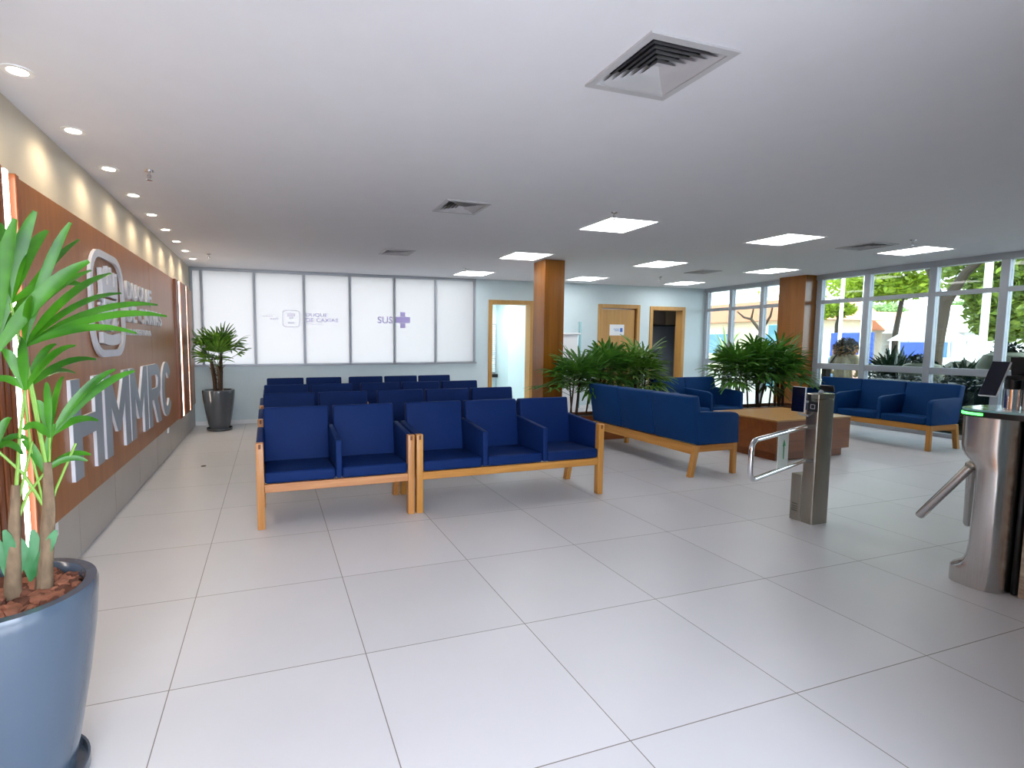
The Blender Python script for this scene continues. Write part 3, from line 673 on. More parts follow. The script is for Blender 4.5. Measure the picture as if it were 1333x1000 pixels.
# ------------------------------------------------------------------ fully upholstered sofas
def sofa(n, fab):
    t = thing('lounge_sofa', '', 'sofa')
    sw, aw, ew = .53, .05, .058
    W = n*sw+(n-1)*aw+2*ew; x0 = -W/2
    for s in (-1, 1):
        xa = x0+.004 if s < 0 else W/2-.054
        b = B(); b.box(xa, xa+.05, .012, .062, 0, .335, .004, 1); b.obj('leg', M['oakv'], t, ang=.5)
        b = B(); b.hexa([(xa, .585, 0), (xa+.05, .585, 0), (xa+.05, .64, 0), (xa, .64, 0), (xa, .515, .332), (xa+.05, .515, .332), (xa+.05, .575, .332), (xa, .575, .332)], .004, 1); b.obj('leg', M['oakv'], t, ang=.5)
        b = B(); b.box(xa+.004, xa+.046, .062, .53, .262, .334, .003, 1); b.obj('side_rail', M['oaky'], t, smooth=False)
        xe = x0 if s < 0 else W/2-ew
        prof = [(.0, .337), (.545, .337), (.575, .69), (.09, .668)]+[(.06+.0*k, .665-.0*k) for k in range(1)]+[(.025, .650), (.006, .625)]
        b = B(); b.prism(prof, xe, xe+ew, 'x', .010, 3); b.obj('armrest', M[fab], t, ang=.7)
    b = B(); b.box(x0+.054, -x0-.054, .016, .046, .262, .334, .003, 1); b.obj('front_rail', M['oak'], t, smooth=False)
    b = B(); b.hexa([(x0+.054, .535, .228), (-x0-.054, .535, .228), (-x0-.054, .565, .228), (x0+.054, .565, .228), (x0+.054, .525, .334), (-x0-.054, .525, .334), (-x0-.054, .560, .334), (x0+.054, .560, .334)], .003, 1); b.obj('rear_rail', M['oak'], t, smooth=False)
    for k in range(n):
        xs = x0+ew+k*(sw+aw)
        b = B(); b.hexa([(xs+.002, .004, .338), (xs+sw-.002, .004, .338), (xs+sw-.002, .49, .338), (xs+.002, .49, .338), (xs+.002, .0, .434), (xs+sw-.002, .0, .434), (xs+sw-.002, .50, .415), (xs+.002, .50, .415)], .024, 4); b.obj('seat', M[fab], t, ang=.7)
        a = xs-(ew if k == 0 else aw/2)+.003; c = xs+sw+(ew if k == n-1 else aw/2)-.003
        b = B(); b.hexa([(a, .455, .40), (c, .455, .40), (c, .578, .338), (a, .578, .338), (a, .555, .856), (c, .555, .856), (c, .668, .846), (a, .668, .846)], .022, 4); b.obj('backrest', M[fab], t, ang=.7)
        if k < n-1:
            xa = xs+sw
            prof = [(-.002, .345), (.50, .345), (.55, .69), (.09, .668), (.025, .650), (.004, .625)]
            b = B(); b.prism(prof, xa+.001, xa+aw-.001, 'x', .010, 3); b.obj('armrest', M[fab], t, ang=.7)
    return t
s3 = sofa(3, 'blue2'); s2 = sofa(2, 'blue2')
G = 'upholstered sofas around the low wooden table'
place(s3, 'blue three-seat sofa seen from behind, beside the low wooden table', (4.755, 5.085, 0), PI/2, G)
place(dup(s3), 'blue three-seat sofa in front of the glazed facade', (8.05, 5.16, 0), -PI/2, G)
place(s2, 'blue two-seat sofa beyond the low table, in front of the oak doors', (6.24, 5.98, 0), 0, G)

# low table
t = thing('low_table', 'low box-shaped wooden table between the blue sofas', 'table', (6.235, 4.90, 0))
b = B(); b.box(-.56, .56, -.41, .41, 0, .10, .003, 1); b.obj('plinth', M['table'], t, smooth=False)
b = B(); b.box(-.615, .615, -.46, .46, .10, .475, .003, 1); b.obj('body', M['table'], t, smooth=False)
b = B(); b.box(-.618, .618, -.463, .463, .477, .495, .003, 1); b.obj('top', M['tabletoplit'], t, smooth=False)

# ------------------------------------------------------------------ plants
def fan(b, hub, d, n, L, w, spread, droop, up=Vector((0, 0, 1))):
    d = Vector(d).normalized(); sd = d.cross(up)
    if sd.length < .05: sd = d.orthogonal()
    sd.normalize(); nn = sd.cross(d).normalized()
    for i in range(n):
        a = -spread+2*spread*i/(n-1)+random.uniform(-.06, .06)
        ld = d*math.cos(a)+sd*math.sin(a)
        l = L*(1-.22*abs(a)/spread)*random.uniform(.88, 1.1)
        p1 = Vector(hub)+ld*l+nn*random.uniform(-.02, .03)*L-Vector((0, 0, droop*l*random.uniform(.6, 1.3)))
        b.leaflet(hub, p1, w*random.uniform(.85, 1.12), nn*l*.06+Vector((0, 0, droop*l*.12)), nn, 5)
def palm(name, label, loc, canes, per, leafm, petm, canem, L=.30, w=.026, group=None, rad=.011, low=.64, pet=(.14, .34)):
    t = thing(name, label, 'potted palm', loc, 0, group)
    f = B(); pt = B()
    for (x, y, dx, dy, z0, h) in canes:
        b = B(); top = Vector((x+dx, y+dy, z0+h))
        b.tube([(x, y, z0-.03), (x+dx*.4+.006, y+dy*.4, z0+h*.4), (x+dx*.8, y+dy*.8-.004, z0+h*.8), top], [rad, rad*1.15, rad, rad*.7], 8); b.obj('cane', M[canem], t)
        a0 = random.uniform(0, 6.28)
        for k in range(per):
            az = a0+k*2.4+random.uniform(-.4, .4); s = k/max(1, per-1)
            base = Vector((x, y, z0)).lerp(top, low+(1-low)*s)
            el = .15+.95*s+random.uniform(-.2, .2); pl = random.uniform(*pet)*(1.1-.4*s)
            dr = Vector((math.cos(az)*math.cos(el), math.sin(az)*math.cos(el), math.sin(el)))
            hub = base+dr*pl+Vector((0, 0, .02))
            pt.tube([base, base+dr*pl*.5+Vector((0, 0, .025)), hub], .0035, 5)
            d2 = Vector((dr.x, dr.y, dr.z*.6-.05)) if s < .8 else dr
            fan(f, hub, d2, random.choice((7, 8, 9)), L*random.uniform(.8, 1.15), w, random.uniform(1.25, 1.6), random.uniform(.12, .4)*(1.2-s*.7))
    pt.obj('petioles', M[petm], t); f.obj('foliage', M[leafm], t, ang=1.2)
    return t
# planter troughs with palms
def trough(x0, x1, y0, y1, h, label):
    t = thing('planter_box', label, 'planter', ((x0+x1)/2, (y0+y1)/2, 0)); X, Y = (x1-x0)/2, (y1-y0)/2
    b = B(); b.box(-X, X, -Y, -Y+.03, 0, h, .003, 1); b.box(-X, X, Y-.03, Y, 0, h, .003, 1); b.box(-X, -X+.03, -Y+.03, Y-.03, 0, h); b.box(X-.03, X, -Y+.03, Y-.03, 0, h); b.obj('box', M['table'], t, smooth=False)
    b = B(); b.box(-X+.03, X-.03, -Y+.03, Y-.03, .02, h-.04); b.obj('soil', M['soil'], t, smooth=False)
trough(4.0, 5.54, 6.24, 6.66, .36, 'wooden planter box of palms beside the square pillar')
trough(6.95, 8.5, 6.22, 6.66, .36, 'wooden planter box of palms in front of the glazed facade')
def canes(n, sx, sy, h0, h1, lean=.05, z0=.32):
    return [(random.uniform(-sx, sx), random.uniform(-sy, sy), random.uniform(-lean, lean), random.uniform(-lean, lean), z0, random.uniform(h0, h1)) for _ in range(n)]
GP = 'lush green fan palms in wooden planter boxes'
palm('fan_palm', 'green fan palm in front of the square pillar', (4.17, 6.42, 0), canes(5, .12, .1, .48, .70, .08), 9, 'leafdark', 'petdark', 'cane', .36, .038, GP)
palm('fan_palm', 'green fan palm standing between the square pillar and the closed oak door', (4.72, 6.45, 0), canes(6, .13, .1, .50, .78, .08), 9, 'leafdark', 'petdark', 'cane', .36, .038, GP)
palm('fan_palm', 'green fan palm in front of the closed oak door beside the two-seat sofa', (5.28, 6.45, 0), canes(6, .14, .1, .50, .80, .08), 9, 'leafmid', 'petdark', 'cane', .35, .037, GP)
palm('fan_palm', 'dark fan palm beside the two-seat sofa, near the facade corner', (7.22, 6.44, 0), canes(6, .15, .1, .50, .78, .1), 9, 'leafdark', 'petdark', 'cane', .37, .038, GP)
palm('fan_palm', 'dark fan palm in the middle of the facade planter', (7.7, 6.44, 0), canes(7, .14, .1, .55, .84, .1), 9, 'leafdark', 'petdark', 'cane', .36, .038, GP)
palm('fan_palm', 'dark fan palm in front of the pillar by the facade', (8.22, 6.42, 0), canes(6, .14, .1, .50, .80, .08), 9, 'leafdark', 'petdark', 'cane', .36, .038, GP)

def potprof(r, h): return [(0, .02), (r*.60, .02), (r*.63, .022), (r*.74, h*.25), (r*.87, h*.52), (r*.96, h*.76), (r, h*.93), (r*1.005, h*.975), (r*.985, h), (r*.86, h), (r*.84, h*.99), (r*.84, h*.92), (0, h*.92)]
def pot(label, loc, r, h, m, mulch):
    t = thing('plant_pot', label, 'plant pot', loc)
    b = B(); b.lathe(potprof(r, h), n=72); b.obj('body', M[m], t, ang=.9)
    b = B(); b.lathe([(0, .001), (r*.70, .001), (r*.80, .012), (r*.80, .045), (r*.77, .045), (r*.76, .018), (0, .017)], n=56); b.obj('saucer', M[m], t, ang=.7)
    b = B(); b.lathe([(0, h*.93), (r*.835, h*.93), (r*.835, h*.925), (0, h*.925)], n=40); b.obj('soil', M['soil'], t)
    return t
pot('large glossy blue-grey pot on a saucer holding the big palm', (-.785, 1.855, 0), .237, .65, 'pot', True)
pot('dark grey tapered pot with saucer near the frosted window', (-.79, 8.82, 0), .24, .645, 'potdark', False)
# bark chips: loose mulch
b = B()
for k in range(360):
    a = random.uniform(0, 6.283); r = .19*math.sqrt(random.random()); z = .609+random.uniform(.0, .018)
    mt = Matrix.Translation((-.785+r*math.cos(a), 1.855+r*math.sin(a), z)) @ Matrix.Rotation(random.uniform(0, 6.28), 4, 'Z') @ Matrix.Rotation(random.uniform(-.5, .5), 4, 'X') @ Matrix.Rotation(random.uniform(-.5, .5), 4, 'Y')
    s = random.uniform(.012, .026)
    t = bmesh.new(); bmesh.ops.create_icosphere(t, subdivisions=1, radius=1)
    for v in t.verts: v.co = Vector((v.co.x*s*1.4*random.uniform(.7, 1.2), v.co.y*s*random.uniform(.7, 1.2), v.co.z*s*.5*random.uniform(.7, 1.2)))
    i0 = len(b.bm.faces); b._merge(t, mt); b.bm.faces.ensure_lookup_table()
    for f in b.bm.faces[i0:]: f.material_index = k % 2
o = b.obj('bark_mulch', [M['bark'], M['bark2']], smooth=False); tag(o, 'reddish bark chips covering the soil of the blue-grey pot', 'mulch', kind='stuff')
# dark pot palm
t = thing('trunk_palm', 'fan palm with fibrous trunks in the dark grey pot', 'potted palm', (-.79, 8.82, 0))
f = B(); pt = B()
for (x, y, tx, ty, z1) in ((-.05, -.02, -.09, -.04, 1.12), (.03, .03, .05, .02, 1.22), (.04, -.05, .0, -.06, 1.02)):
    b = B(); pts = [(x, y, .54), (x*.9, y, .75), ((x+tx)/2, (y+ty)/2, .95), (tx, ty, z1)]
    b.tube(pts, [.03, .034, .031, .02], 10)
    for v in b.bm.verts: v.co += Vector((random.uniform(-.004, .004), random.uniform(-.004, .004), 0))
    for k in range(10):
        z = .8+k*.035; a = random.uniform(0, 6.28); u = (z-.54)/(z1-.54); px, py = x+(tx-x)*u, y+(ty-y)*u
        b.tube([(px+.02*math.cos(a), py+.02*math.sin(a), z), (px+.06*math.cos(a), py+.06*math.sin(a), z+.05)], [.006, .003], 5)
    b.obj('trunk', M['cane'], t)
    for k in range(8):
        az = k*2.4+x*40; s = k/7; el = .35+s*.85; pl = random.uniform(.18, .36)*(1.15-.3*s)
        dr = Vector((math.cos(az)*math.cos(el), math.sin(az)*math.cos(el)*.7, math.sin(el))); base = Vector((tx, ty, z1-.02)); hub = base+dr*pl
        pt.tube([base, base+dr*pl*.5+Vector((0, 0, .02)), hub], .004, 5)
        fan(f, hub, dr+Vector((0, 0, .15)), 10, .31, .032, 1.3, .05 if s > .3 else .3)
for q in (f, pt):
    for v in q.bm.verts: v.co.x = max(v.co.x, -.355+.02*(v.co.z-1))
pt.obj('petioles', M['petdark'], t); f.obj('foliage', M['leafmid'], t, ang=1.2)
# big palm in the blue-grey pot
t = thing('large_fan_palm', 'big bright green fan palm growing in the blue-grey pot', 'potted palm', (-.785, 1.855, 0))
O = Vector((-.785, 1.855, 0))
FANS = [((-.707, 1.878, 1.389), [(-.498, 2.005, 1.633), (-.485, 2.062, 1.573), (-.371, 2.208, 1.502), (-.408, 2.248, 1.547), (-.447, 2.076, 1.435), (-.664, 1.841, 1.541), (-.582, 1.922, 1.776), (-.641, 1.986, 1.701)], .042),
 ((-.781, 1.853, 1.349), [(-.663, 1.894, 1.798), (-.586, 2.006, 1.739), (-.528, 1.888, 1.655), (-.564, 2.035, 1.644), (-.68, 1.803, 1.754), (-.794, 1.848, 1.658), (-.848, 1.829, 1.502)], .058),
 ((-.71, 1.877, 1.258), [(-.572, 1.873, 1.393), (-.649, 1.952, 1.398), (-.68, 1.782, 1.421), (-.756, 1.861, 1.382), (-.62, 2.015, 1.3), (-.569, 2.054, 1.345), (-.789, 1.85, 1.281)], .034),
 ((-.661, 1.895, 1.106), [(-.458, 2.071, 1.302), (-.488, 1.955, 1.314), (-.645, 1.847, 1.283), (-.64, 1.966, 1.293), (-.686, 1.886, 1.224), (-.553, 1.985, 1.141), (-.703, 1.827, 1.143)], .034),
 ((-.68, 1.888, .994), [(-.578, 1.977, 1.029), (-.572, 1.926, 1.019), (-.646, 1.9, 1.148), (-.726, 1.872, 1.102), (-.685, 1.971, 1.088)], .03),
 ((-.782, 1.852, 1.085), [(-.709, 1.878, 1.104), (-.707, 1.826, 1.07), (-.745, 1.865, 1.174), (-.82, 1.839, 1.147)], .03),
 ((-.73, 1.871, 1.519), [(-.669, 1.998, 1.761), (-.687, 1.885, 1.67), (-.778, 1.959, 1.769), (-.777, 1.854, 1.682), (-.584, 2.028, 1.592)], .04)]
LOW = [((-.727, 1.872, .66), [(-.653, 1.876, .815), (-.715, 1.876, .822), (-.767, 1.858, .823)]), ((-.772, 1.856, .65), [(-.77, 1.835, .843), (-.742, 1.866, .768), (-.807, 1.844, .821)])]
f = B(); vw = Vector((.33, -.944, .2))
for hub, tips, w in FANS:
    for tp in tips:
        h, p = Vector(hub)-O, Vector(tp)-O
        f.leaflet(h, p, w*random.uniform(.5, .85), Vector((0, 0, .02+.05*(p-h).length)), (vw+Vector((random.uniform(-.5, .5), 0, random.uniform(0, .9)))).normalized(), 8, .3, .12)
f.obj('foliage', M['leaf'], t, ang=1.2)
f = B()
for hub, tips in LOW:
    for tp in tips: f.leaflet(Vector(hub)-O, Vector(tp)-O, .03, Vector((.01, 0, .02)), vw, 6, .3, .12)
f.obj('young_foliage', M['leaflow'], t, ang=1.2)
for pts, r in (([(-.705, 1.886, .55), (-.690, 1.886, .70), (-.675, 1.890, .88), (-.672, 1.892, 1.03)], [.026, .023, .019, .010]), ([(-.768, 1.859, .55), (-.766, 1.859, .66), (-.752, 1.863, .85), (-.745, 1.865, .97)], [.024, .022, .017, .010]), ([(-.84, 1.82, .55), (-.83, 1.83, .8), (-.80, 1.85, 1.0)], [.028, .024, .014])):
    b = B(); b.tube([Vector(p)-O for p in pts], r, 12)
    for v in b.bm.verts: v.co += Vector((random.uniform(-.003, .003), random.uniform(-.003, .003), 0))
    b.obj('trunk', M['trunkfib'], t)
pt = B()
for k, (hub, tips, w) in enumerate(FANS):
    base = Vector(((-.672, 1.892, 1.0), (-.80, 1.85, .98), (-.745, 1.865, .95))[k % 3]) if hub[2] > 1.15 else Vector((-.672, 1.892, .86) if k % 2 else (-.76, 1.86, .82))
    h = Vector(hub); pt.tube([base-O, (base+h)/2+Vector((.0, 0, .03))-O, h-O], [.006, .0045, .004], 6)
for a, bq in (((-.69, 1.886, .80), (-.60, 1.92, 1.08)), ((-.68, 1.89, .86), (-.71, 1.87, 1.25)), ((-.76, 1.86, .75), (-.70, 1.875, 1.1))): pt.tube([Vector(a)-O, (Vector(a)+Vector(bq))/2+Vector((-.01, 0, .0))-O, Vector(bq)-O], .004, 6)
pt.obj('petioles', M['petiole'], t)

# ------------------------------------------------------------------ swing gate post
t = thing('swing_gate', 'stainless steel swing gate post with bent tube barrier and green arrow', 'gate', (4.02, 2.83, 0))
def rr(cx, cy, w, d, r, z, n=4): return [(p[0], p[1], z) for p in rrect(cx, cy, w, d, r, n)]
b = B(); b.loft([rr(0, 0, .172, .10, .014, .002), rr(0, 0, .172, .10, .014, .975)]); b.obj('post', M['steel'], t, ang=.9)
b = B(); b.loft([rr(0, 0, .176, .104, .014, .979), rr(0, 0, .176, .104, .014, 1.012), rr(0, 0, .168, .096, .012, 1.018)]); b.obj('cap', M['steel'], t, ang=.5)
b = B(); b.loft([rr(-.003, .09, .166, .085, .006, .002), rr(-.003, .09, .166, .085, .006, .37)]); b.obj('motor_housing', M['steel'], t, ang=.5)
b = B()
for k in range(4): b.box(-.0885, -.0872, .07+.0, .115, .075+k*.018, .080+k*.018)
b.obj('rating_plate', M['etched'], t, smooth=False)
dv = Vector((-.944, -.329, 0)); s0_ = Vector((-.085, .045, 0))
def armp(u, z): return s0_+dv*u+Vector((0, 0, z))
pts = [armp(0, .755)]+[armp(.86, .755)]
cor = []
for k in range(7): a = PI/2*k/6; cor.append(armp(.90+.07*math.sin(a), .685+.07*math.cos(a)))
cor2 = []
for k in range(7): a = PI/2*k/6; cor2.append(armp(.90+.07*math.cos(a), .555-.07*math.sin(a)))
b = B(); b.tube(pts[:1]+cor+cor2+[armp(0, .485)], .0165, 12); b.obj('barrier_tube', M['chrome'], t, ang=1.2)
b = B(); sd = Vector((.329, -.944, 0))
def slab(u0, u1, z0, z1, th, off=0.):
    P = []
    for z in (z0, z1):
        for u, o in ((u0, -th), (u1, -th), (u1, th), (u0, th)): P.append(armp(u, z)+sd*(o+off))
    return P
b.hexa(slab(.33, .52, .49, .75, .003)); b.obj('sign_plate', M['mattewhite'], t, smooth=False)
b = B(); b.hexa(slab(.416, .428, .56, .66, .001, .005)); 
q = [armp(.422+du, z)+sd*.005 for du, z in ((-.025, .655), (.025, .655), (0, .70))]; q2 = [p+sd*.002 for p in q]
v = [b.bm.verts.new(p) for p in q+q2]
for fc in ((0, 1, 2), (5, 4, 3), (0, 3, 4, 1), (1, 4, 5, 2), (2, 5, 3, 0)): b.bm.faces.new([v[i] for i in fc])
b.obj('arrow', M['green'], t, smooth=False)
b = B(); b.box(-.0905, -.086, -.045, .03, .878, .955, .002, 1); b.obj('card_reader', M['black'], t, smooth=False)
b = B(); b._merge(ring_bm(rrect(-.008, .918, .034, .034, .003, 2), rrect(-.008, .918, .028, .028, .002, 2)), Matrix(((0, 0, -.001, -.0906), (1, 0, 0, 0), (0, 1, 0, 0), (0, 0, 0, 1)))); b.obj('reader_icon', M['white'], t, smooth=False)
b = B(); b.box(-.089, -.086, .01, .035, .955, 1.01); b.obj('black_strip', M['black'], t, smooth=False)
def terminal(t, c, w, h, tilt, face=-1, label=None):
    """slab face reader, screen towards -X (face=-1) or +X"""
    R = Matrix.Translation(c) @ Matrix.Rotation(tilt*(-face), 4, 'Y')
    b = B(); b.box(-.007, .007, -w/2, w/2, -h/2, h/2, .004, 2, R); o = b.obj('reader_case', M['white'], t)
    x = .0075*face
    b = B(); b.box(min(x, x*1.2), max(x, x*1.2), -w/2+.003, w/2-.003, -h/2+.003, h/2-.003, 0, 1, R); b.obj('screen', M['screen'], o, smooth=False)
    return o
terminal(t, (-.175, .04, .972), .104, .195, .02)
b = B(); b.tube([(-.165, .04, .88), (-.16, .04, .86), (-.08, .03, .84)], .008, 8); b.box(-.155, -.085, .025, .055, .945, .96); b.obj('bracket', M['alu'], t)
b = B(); b.tube([(0.0, .01, 1.015), (.02, .01, 1.035)], .014, 10); b.obj('top_bracket', M['alu'], t)
o = terminal(t, (.05, -.01, 1.055), .10, .05, .3, 1); o.data.materials[0] = M['black']; o.name = 'rear_reader'

# ------------------------------------------------------------------ tripod turnstile
t = thing('tripod_turnstile', 'brushed steel tripod turnstile with dropped arms and face reader', 'turnstile', (3.95, 1.68, 0))
def plan(y0, y1, x0, x1, z, n=28):
    P = []
    cx, cy, a, c = (x0+x1)/2, (y0+y1)/2, (x1-x0)/2, (y1-y0)/2
    for k in range(n):
        th = 2*PI*k/n; co, si = math.cos(th), math.sin(th)
        P.append((cx+a*math.copysign(abs(co)**.75, co), cy+c*math.copysign(abs(si)**.6, si), z))
    return P
prof = [(.0, .232), (.085, .232), (.095, .225), (.115, .195), (.14, .172), (.18, .155), (.25, .146), (.50, .142), (.68, .142), (.705, .150), (.73, .172), (.755, .200), (.785, .218), (.82, .224), (.985, .225)]
b = B(); b.loft([plan(-.035, y, -.155, .27, z+.002) for z, y in prof]); b.obj('body', M['steel2'], t, ang=.6)
b = B(); b.box(-.05, .26, -.062, -.036, .002, .985, .012, 3); b.obj('side_panel', M['black'], t)
b = B(); b.loft([plan(-.145, .237, -.165, .28, .989), plan(-.145, .237, -.165, .28, 1.020)]); b.obj('top_band', M['black'], t, ang=.6)
b = B(); b.loft([plan(-.147, .239, -.167, .282, 1.021), plan(-.147, .239, -.167, .282, 1.032)]); b.obj('top_plate', M['glassedge'], t, ang=.6)
b = B(); P0 = plan(-.148, .240, -.168, .283, 0, 72)
seg = [p for p in P0 if p[0] < -.05 and .06 < p[1] < .22]
b.loft([[(x, y, .998) for x, y, _ in seg]+[(x*.98+.003, y-.004, .998) for x, y, _ in seg[::-1]], [(x, y, 1.012) for x, y, _ in seg]+[(x*.98+.003, y-.004, 1.012) for x, y, _ in seg[::-1]]]); b.obj('led_bar', M['ledgreen'], t, smooth=False)
b = B(); b.ball((-.10, .145, .70), .03, 3); b.obj('hub', M['steel'], t)
for p1 in ((-.17, .345, .335), (.10, .235, .29)):
    b = B(); d = (Vector(p1)-Vector((-.10, .145, .70))).normalized(); e = Vector(p1)
    b.tube([(-.10, .145, .70), e-d*.015, e-d*.004, e], [.023, .023, .018, .009], 14); b.obj('tripod_arm', M['steel2'], t, ang=.9)
b = B(); b.tube([(-.03, .035, 1.03), (-.03, .035, 1.15)], .036, 20); b.tube([(-.01, -.035, 1.03), (-.01, -.035, 1.15)], .034, 20); b.obj('reader_pole', M['chrome'], t, ang=.9)
b = B(); b.tube([(-.03, .035, 1.15), (-.03, .035, 1.205)], .032, 16); b.tube([(-.01, -.035, 1.15), (-.01, -.035, 1.205)], .03, 16); b.box(-.06, .06, -.08, .06, 1.2, 1.225, .006, 2); b.obj('reader_mount', M['black'], t, ang=.9)
terminal(t, (-.10, .080, 1.205), .08, .22, .52)
o = terminal(t, (.05, -.02, 1.235), .20, .19, .2, 1)
o.data.materials[0] = M['black']; o.name = 'rear_reader'
Rm_ = Matrix.Translation((.05, -.02, 1.235)) @ Matrix.Rotation(-.2, 4, 'Y')
b = B(); b.box(-.0105, -.0082, -.035, .03, .02, .06, 0, 1, Rm_); b.obj('sticker', M['paper'], t, smooth=False)
# reception desk corner
t = thing('reception_desk', 'travertine-clad desk end beside the tripod turnstile', 'desk', (4.6, .75, 0))
b = B(); b.box(-.70, .70, -.95, .86, 0, .90, .004, 1); b.obj('body', M['stone'], t, smooth=False)
b = B(); b.box(-.69, .70, -.95, .85, .905, .94, .004, 1); b.obj('top', M['stone'], t, smooth=False)

# drinking fountain and glass edge on the back wall
t = thing('drinking_fountain', 'white wall unit with chrome tap partly hidden by the square pillar', 'drinking fountain', (5.72, YB-.012, 0))
b = B(); b.box(-.22, .22, -.30, 0, 0, 1.55, .02, 3); b.obj('body', M['white'], t)
b = B(); b.box(-.23, .26, -.33, 0, 1.555, 1.59, .012, 3); b.obj('lid', M['white'], t)
b = B(); b.tube([(.25, -.2, 1.35), (.25, -.2, 1.54)], .03, 12); b.obj('tap', M['chrome'], t)
b = B(); b.box(6.15, 6.19, YB-.03, YB-.0, .02, 1.83, .003, 1); tag(b.obj('glass_screen', M['glassedge'], smooth=False), 'slim pale glass screen edge-on against the back wall', 'glass screen')

# ================================================================== OUTSIDE
GZ = -.28
b = B(); b.box(XF+.1, 60, -20, 60, GZ-.1, GZ); b.box(-40, XF+.1, YB+3.2, 60, GZ-.1, GZ); b.box(-40, XL-.3, -40, YB+3.2, GZ-.1, GZ); b.box(XL-.3, 60, -40, YR-.4, GZ-.1, GZ)
struct(b.obj('pavement', M['pave'], smooth=False), 'pale paving outside the glazed facade')
def crown(b, c, r, scl, n, size, seed):
    rnd = random.Random(seed)
    for k in range(n):
        v = Vector((rnd.gauss(0, 1), rnd.gauss(0, 1), rnd.gauss(0, 1))).normalized()*(r*rnd.random()**.4)
        p = Vector(c)+Vector((v.x*scl[0], v.y*scl[1], v.z*scl[2]))
        d = Vector((rnd.gauss(0, 1), rnd.gauss(0, 1), rnd.gauss(0, .6))).normalized(); s = d.orthogonal().normalized()
        s = (s*math.cos(rnd.random()*6)+d.cross(s)*math.sin(rnd.random()*6)).normalized(); L = size*rnd.uniform(.6, 1.3); w = L*.45
        b.quad(p-d*L/2, p+s*w/2, p+d*L/2, p-s*w/2)
def tree(label, x, y, trunk, blobs, m, n, size, seed, r=.16):
    t = thing('street_tree', label, 'tree', (x, y, GZ), 0, 'trees outside the glazed facade')
    b = B()
    for pts, rads in trunk: b.tube(pts, rads, 10)
    b.obj('trunk', M['treebark'], t)
    b = B()
    for i, (c, rr_, scl) in enumerate(blobs): crown(b, c, rr_, scl, n, size, seed+i)
    b.obj('crown', M[m], t, smooth=False)
tree('big leaning tree whose dark branches cross the facade window', 15.0, 8.0, [([(0, 0, 0), (.02, -.03, 1.6), (.05, -.12, 2.6), (.1, -.45, 3.3), (.2, -1.0, 3.9)], [.17, .14, .12, .09, .05]), ([(.05, -.12, 2.5), (.0, .2, 3.4), (0, .5, 4.2)], [.08, .06, .04])],
     [((2., -.05, 3.7), 1.25, (1, .75, .9)), ((2.2, -.35, 2.5), 1.0, (1, .8, .85)), ((2.5, .1, 4.9), 1.5, (1, .9, .7)), ((1.4, -.9, 3.2), 1.2, (1, .6, 1.2)), ((.6, -.5, 4.3), .8, (1, 1., .6))], 'foliage2', 2600, .22, 11)
tree('bright yellow-green tree seen above the planters', 21.0, 12.3, [([(0, 0, 0), (.1, .1, 2), (0, -.2, 4.2)], [.1, .08, .06])],
     [((0, .6, 4.6), 1.7, (1, 1.2, .75)), ((0, -1.0, 5.2), 1.5, (1, 1.2, .7)), ((0, .3, 3.6), .9, (1, 1.6, .5))], 'foliage', 2200, .26, 31)
tree('pale tree with light showing through beside the pillar', 25.0, 16.9, [([(0, 0, 0), (0, .1, 2.5), (.1, -.2, 4.5)], [.18, .14, .08])],
     [((0, -.6, 4.4), 1.3, (1, 1.3, .7)), ((0, -1.3, 5.6), 1.0, (1, 1.3, .6)), ((0, .4, 3.2), .8, (1, 1.2, .5))], 'foliage', 900, .26, 41)
tree('far grey-green tree mass behind the houses', 50.0, 33.5, [([(0, 0, 0), (0, 0, 4)], [.3, .2])],
     [((0, 1.5, 3.6), 2.0, (1, 1.6, .8)), ((0, -1.8, 3.9), 2.0, (1, 1.6, .8))], 'foliage3', 2000, .4, 51)
for yy, ll in ((28.4, 'far grey-green foliage standing in for a glass reflection above the blue awning stall'), (23.2, 'far grey-green foliage standing in for a glass reflection behind the leaning tree')):  # foliage added in place of a teal reflection in the glass
    tree(ll, 46.0, yy, [([(0, 0, 0), (0, 0, 3)], [.25, .15])], [((0, .7, 3.1), 1.45, (1, 1., 1.1)), ((0, -.7, 3.4), 1.4, (1, 1., 1.))], 'foliage3', 1800, .35, int(yy))
tree('bare forked tree in front of the cream house', 22.0, 18.5, [([(0, 0, 0), (0, 0, 1.9), (0, -.1, 2.3)], [.13, .11, .09]), ([(0, -.05, 2.2), (0, .5, 2.8), (0, .9, 2.9), (0, 1.3, 3.2)], [.08, .06, .05, .03]), ([(0, -.05, 2.2), (0, -.5, 2.9), (0, -.6, 3.4)], [.08, .05, .03]), ([(0, .5, 2.8), (0, .4, 3.3)], [.05, .03])],
     [((0, -.2, 4.0), .8, (1, 1.4, .5))], 'foliage', 60, .2, 61)
t = thing('garden_palm', 'pale spiky palm outside behind the fan palms', 'palm', (11.3, 10.45, GZ))
b = B(); b.tube([(0, 0, 0), (0, 0, 1.25)], [.09, .07], 10); b.obj('trunk', M['treebark'], t)
b = B()
for k in range(46):
    a = random.uniform(0, 6.28); e = random.uniform(-.1, 1.4); d = Vector((math.cos(a)*math.cos(e), math.sin(a)*math.cos(e), math.sin(e)))
    b.leaflet((0, 0, 1.3), Vector((0, 0, 1.3))+d*random.uniform(.7, 1.0)-Vector((0, 0, .12)), .04, (0, 0, .08), Vector((0, 0, 1))+d.orthogonal()*.3, 5, .1)
b.obj('fronds', M['palmpale'], t)
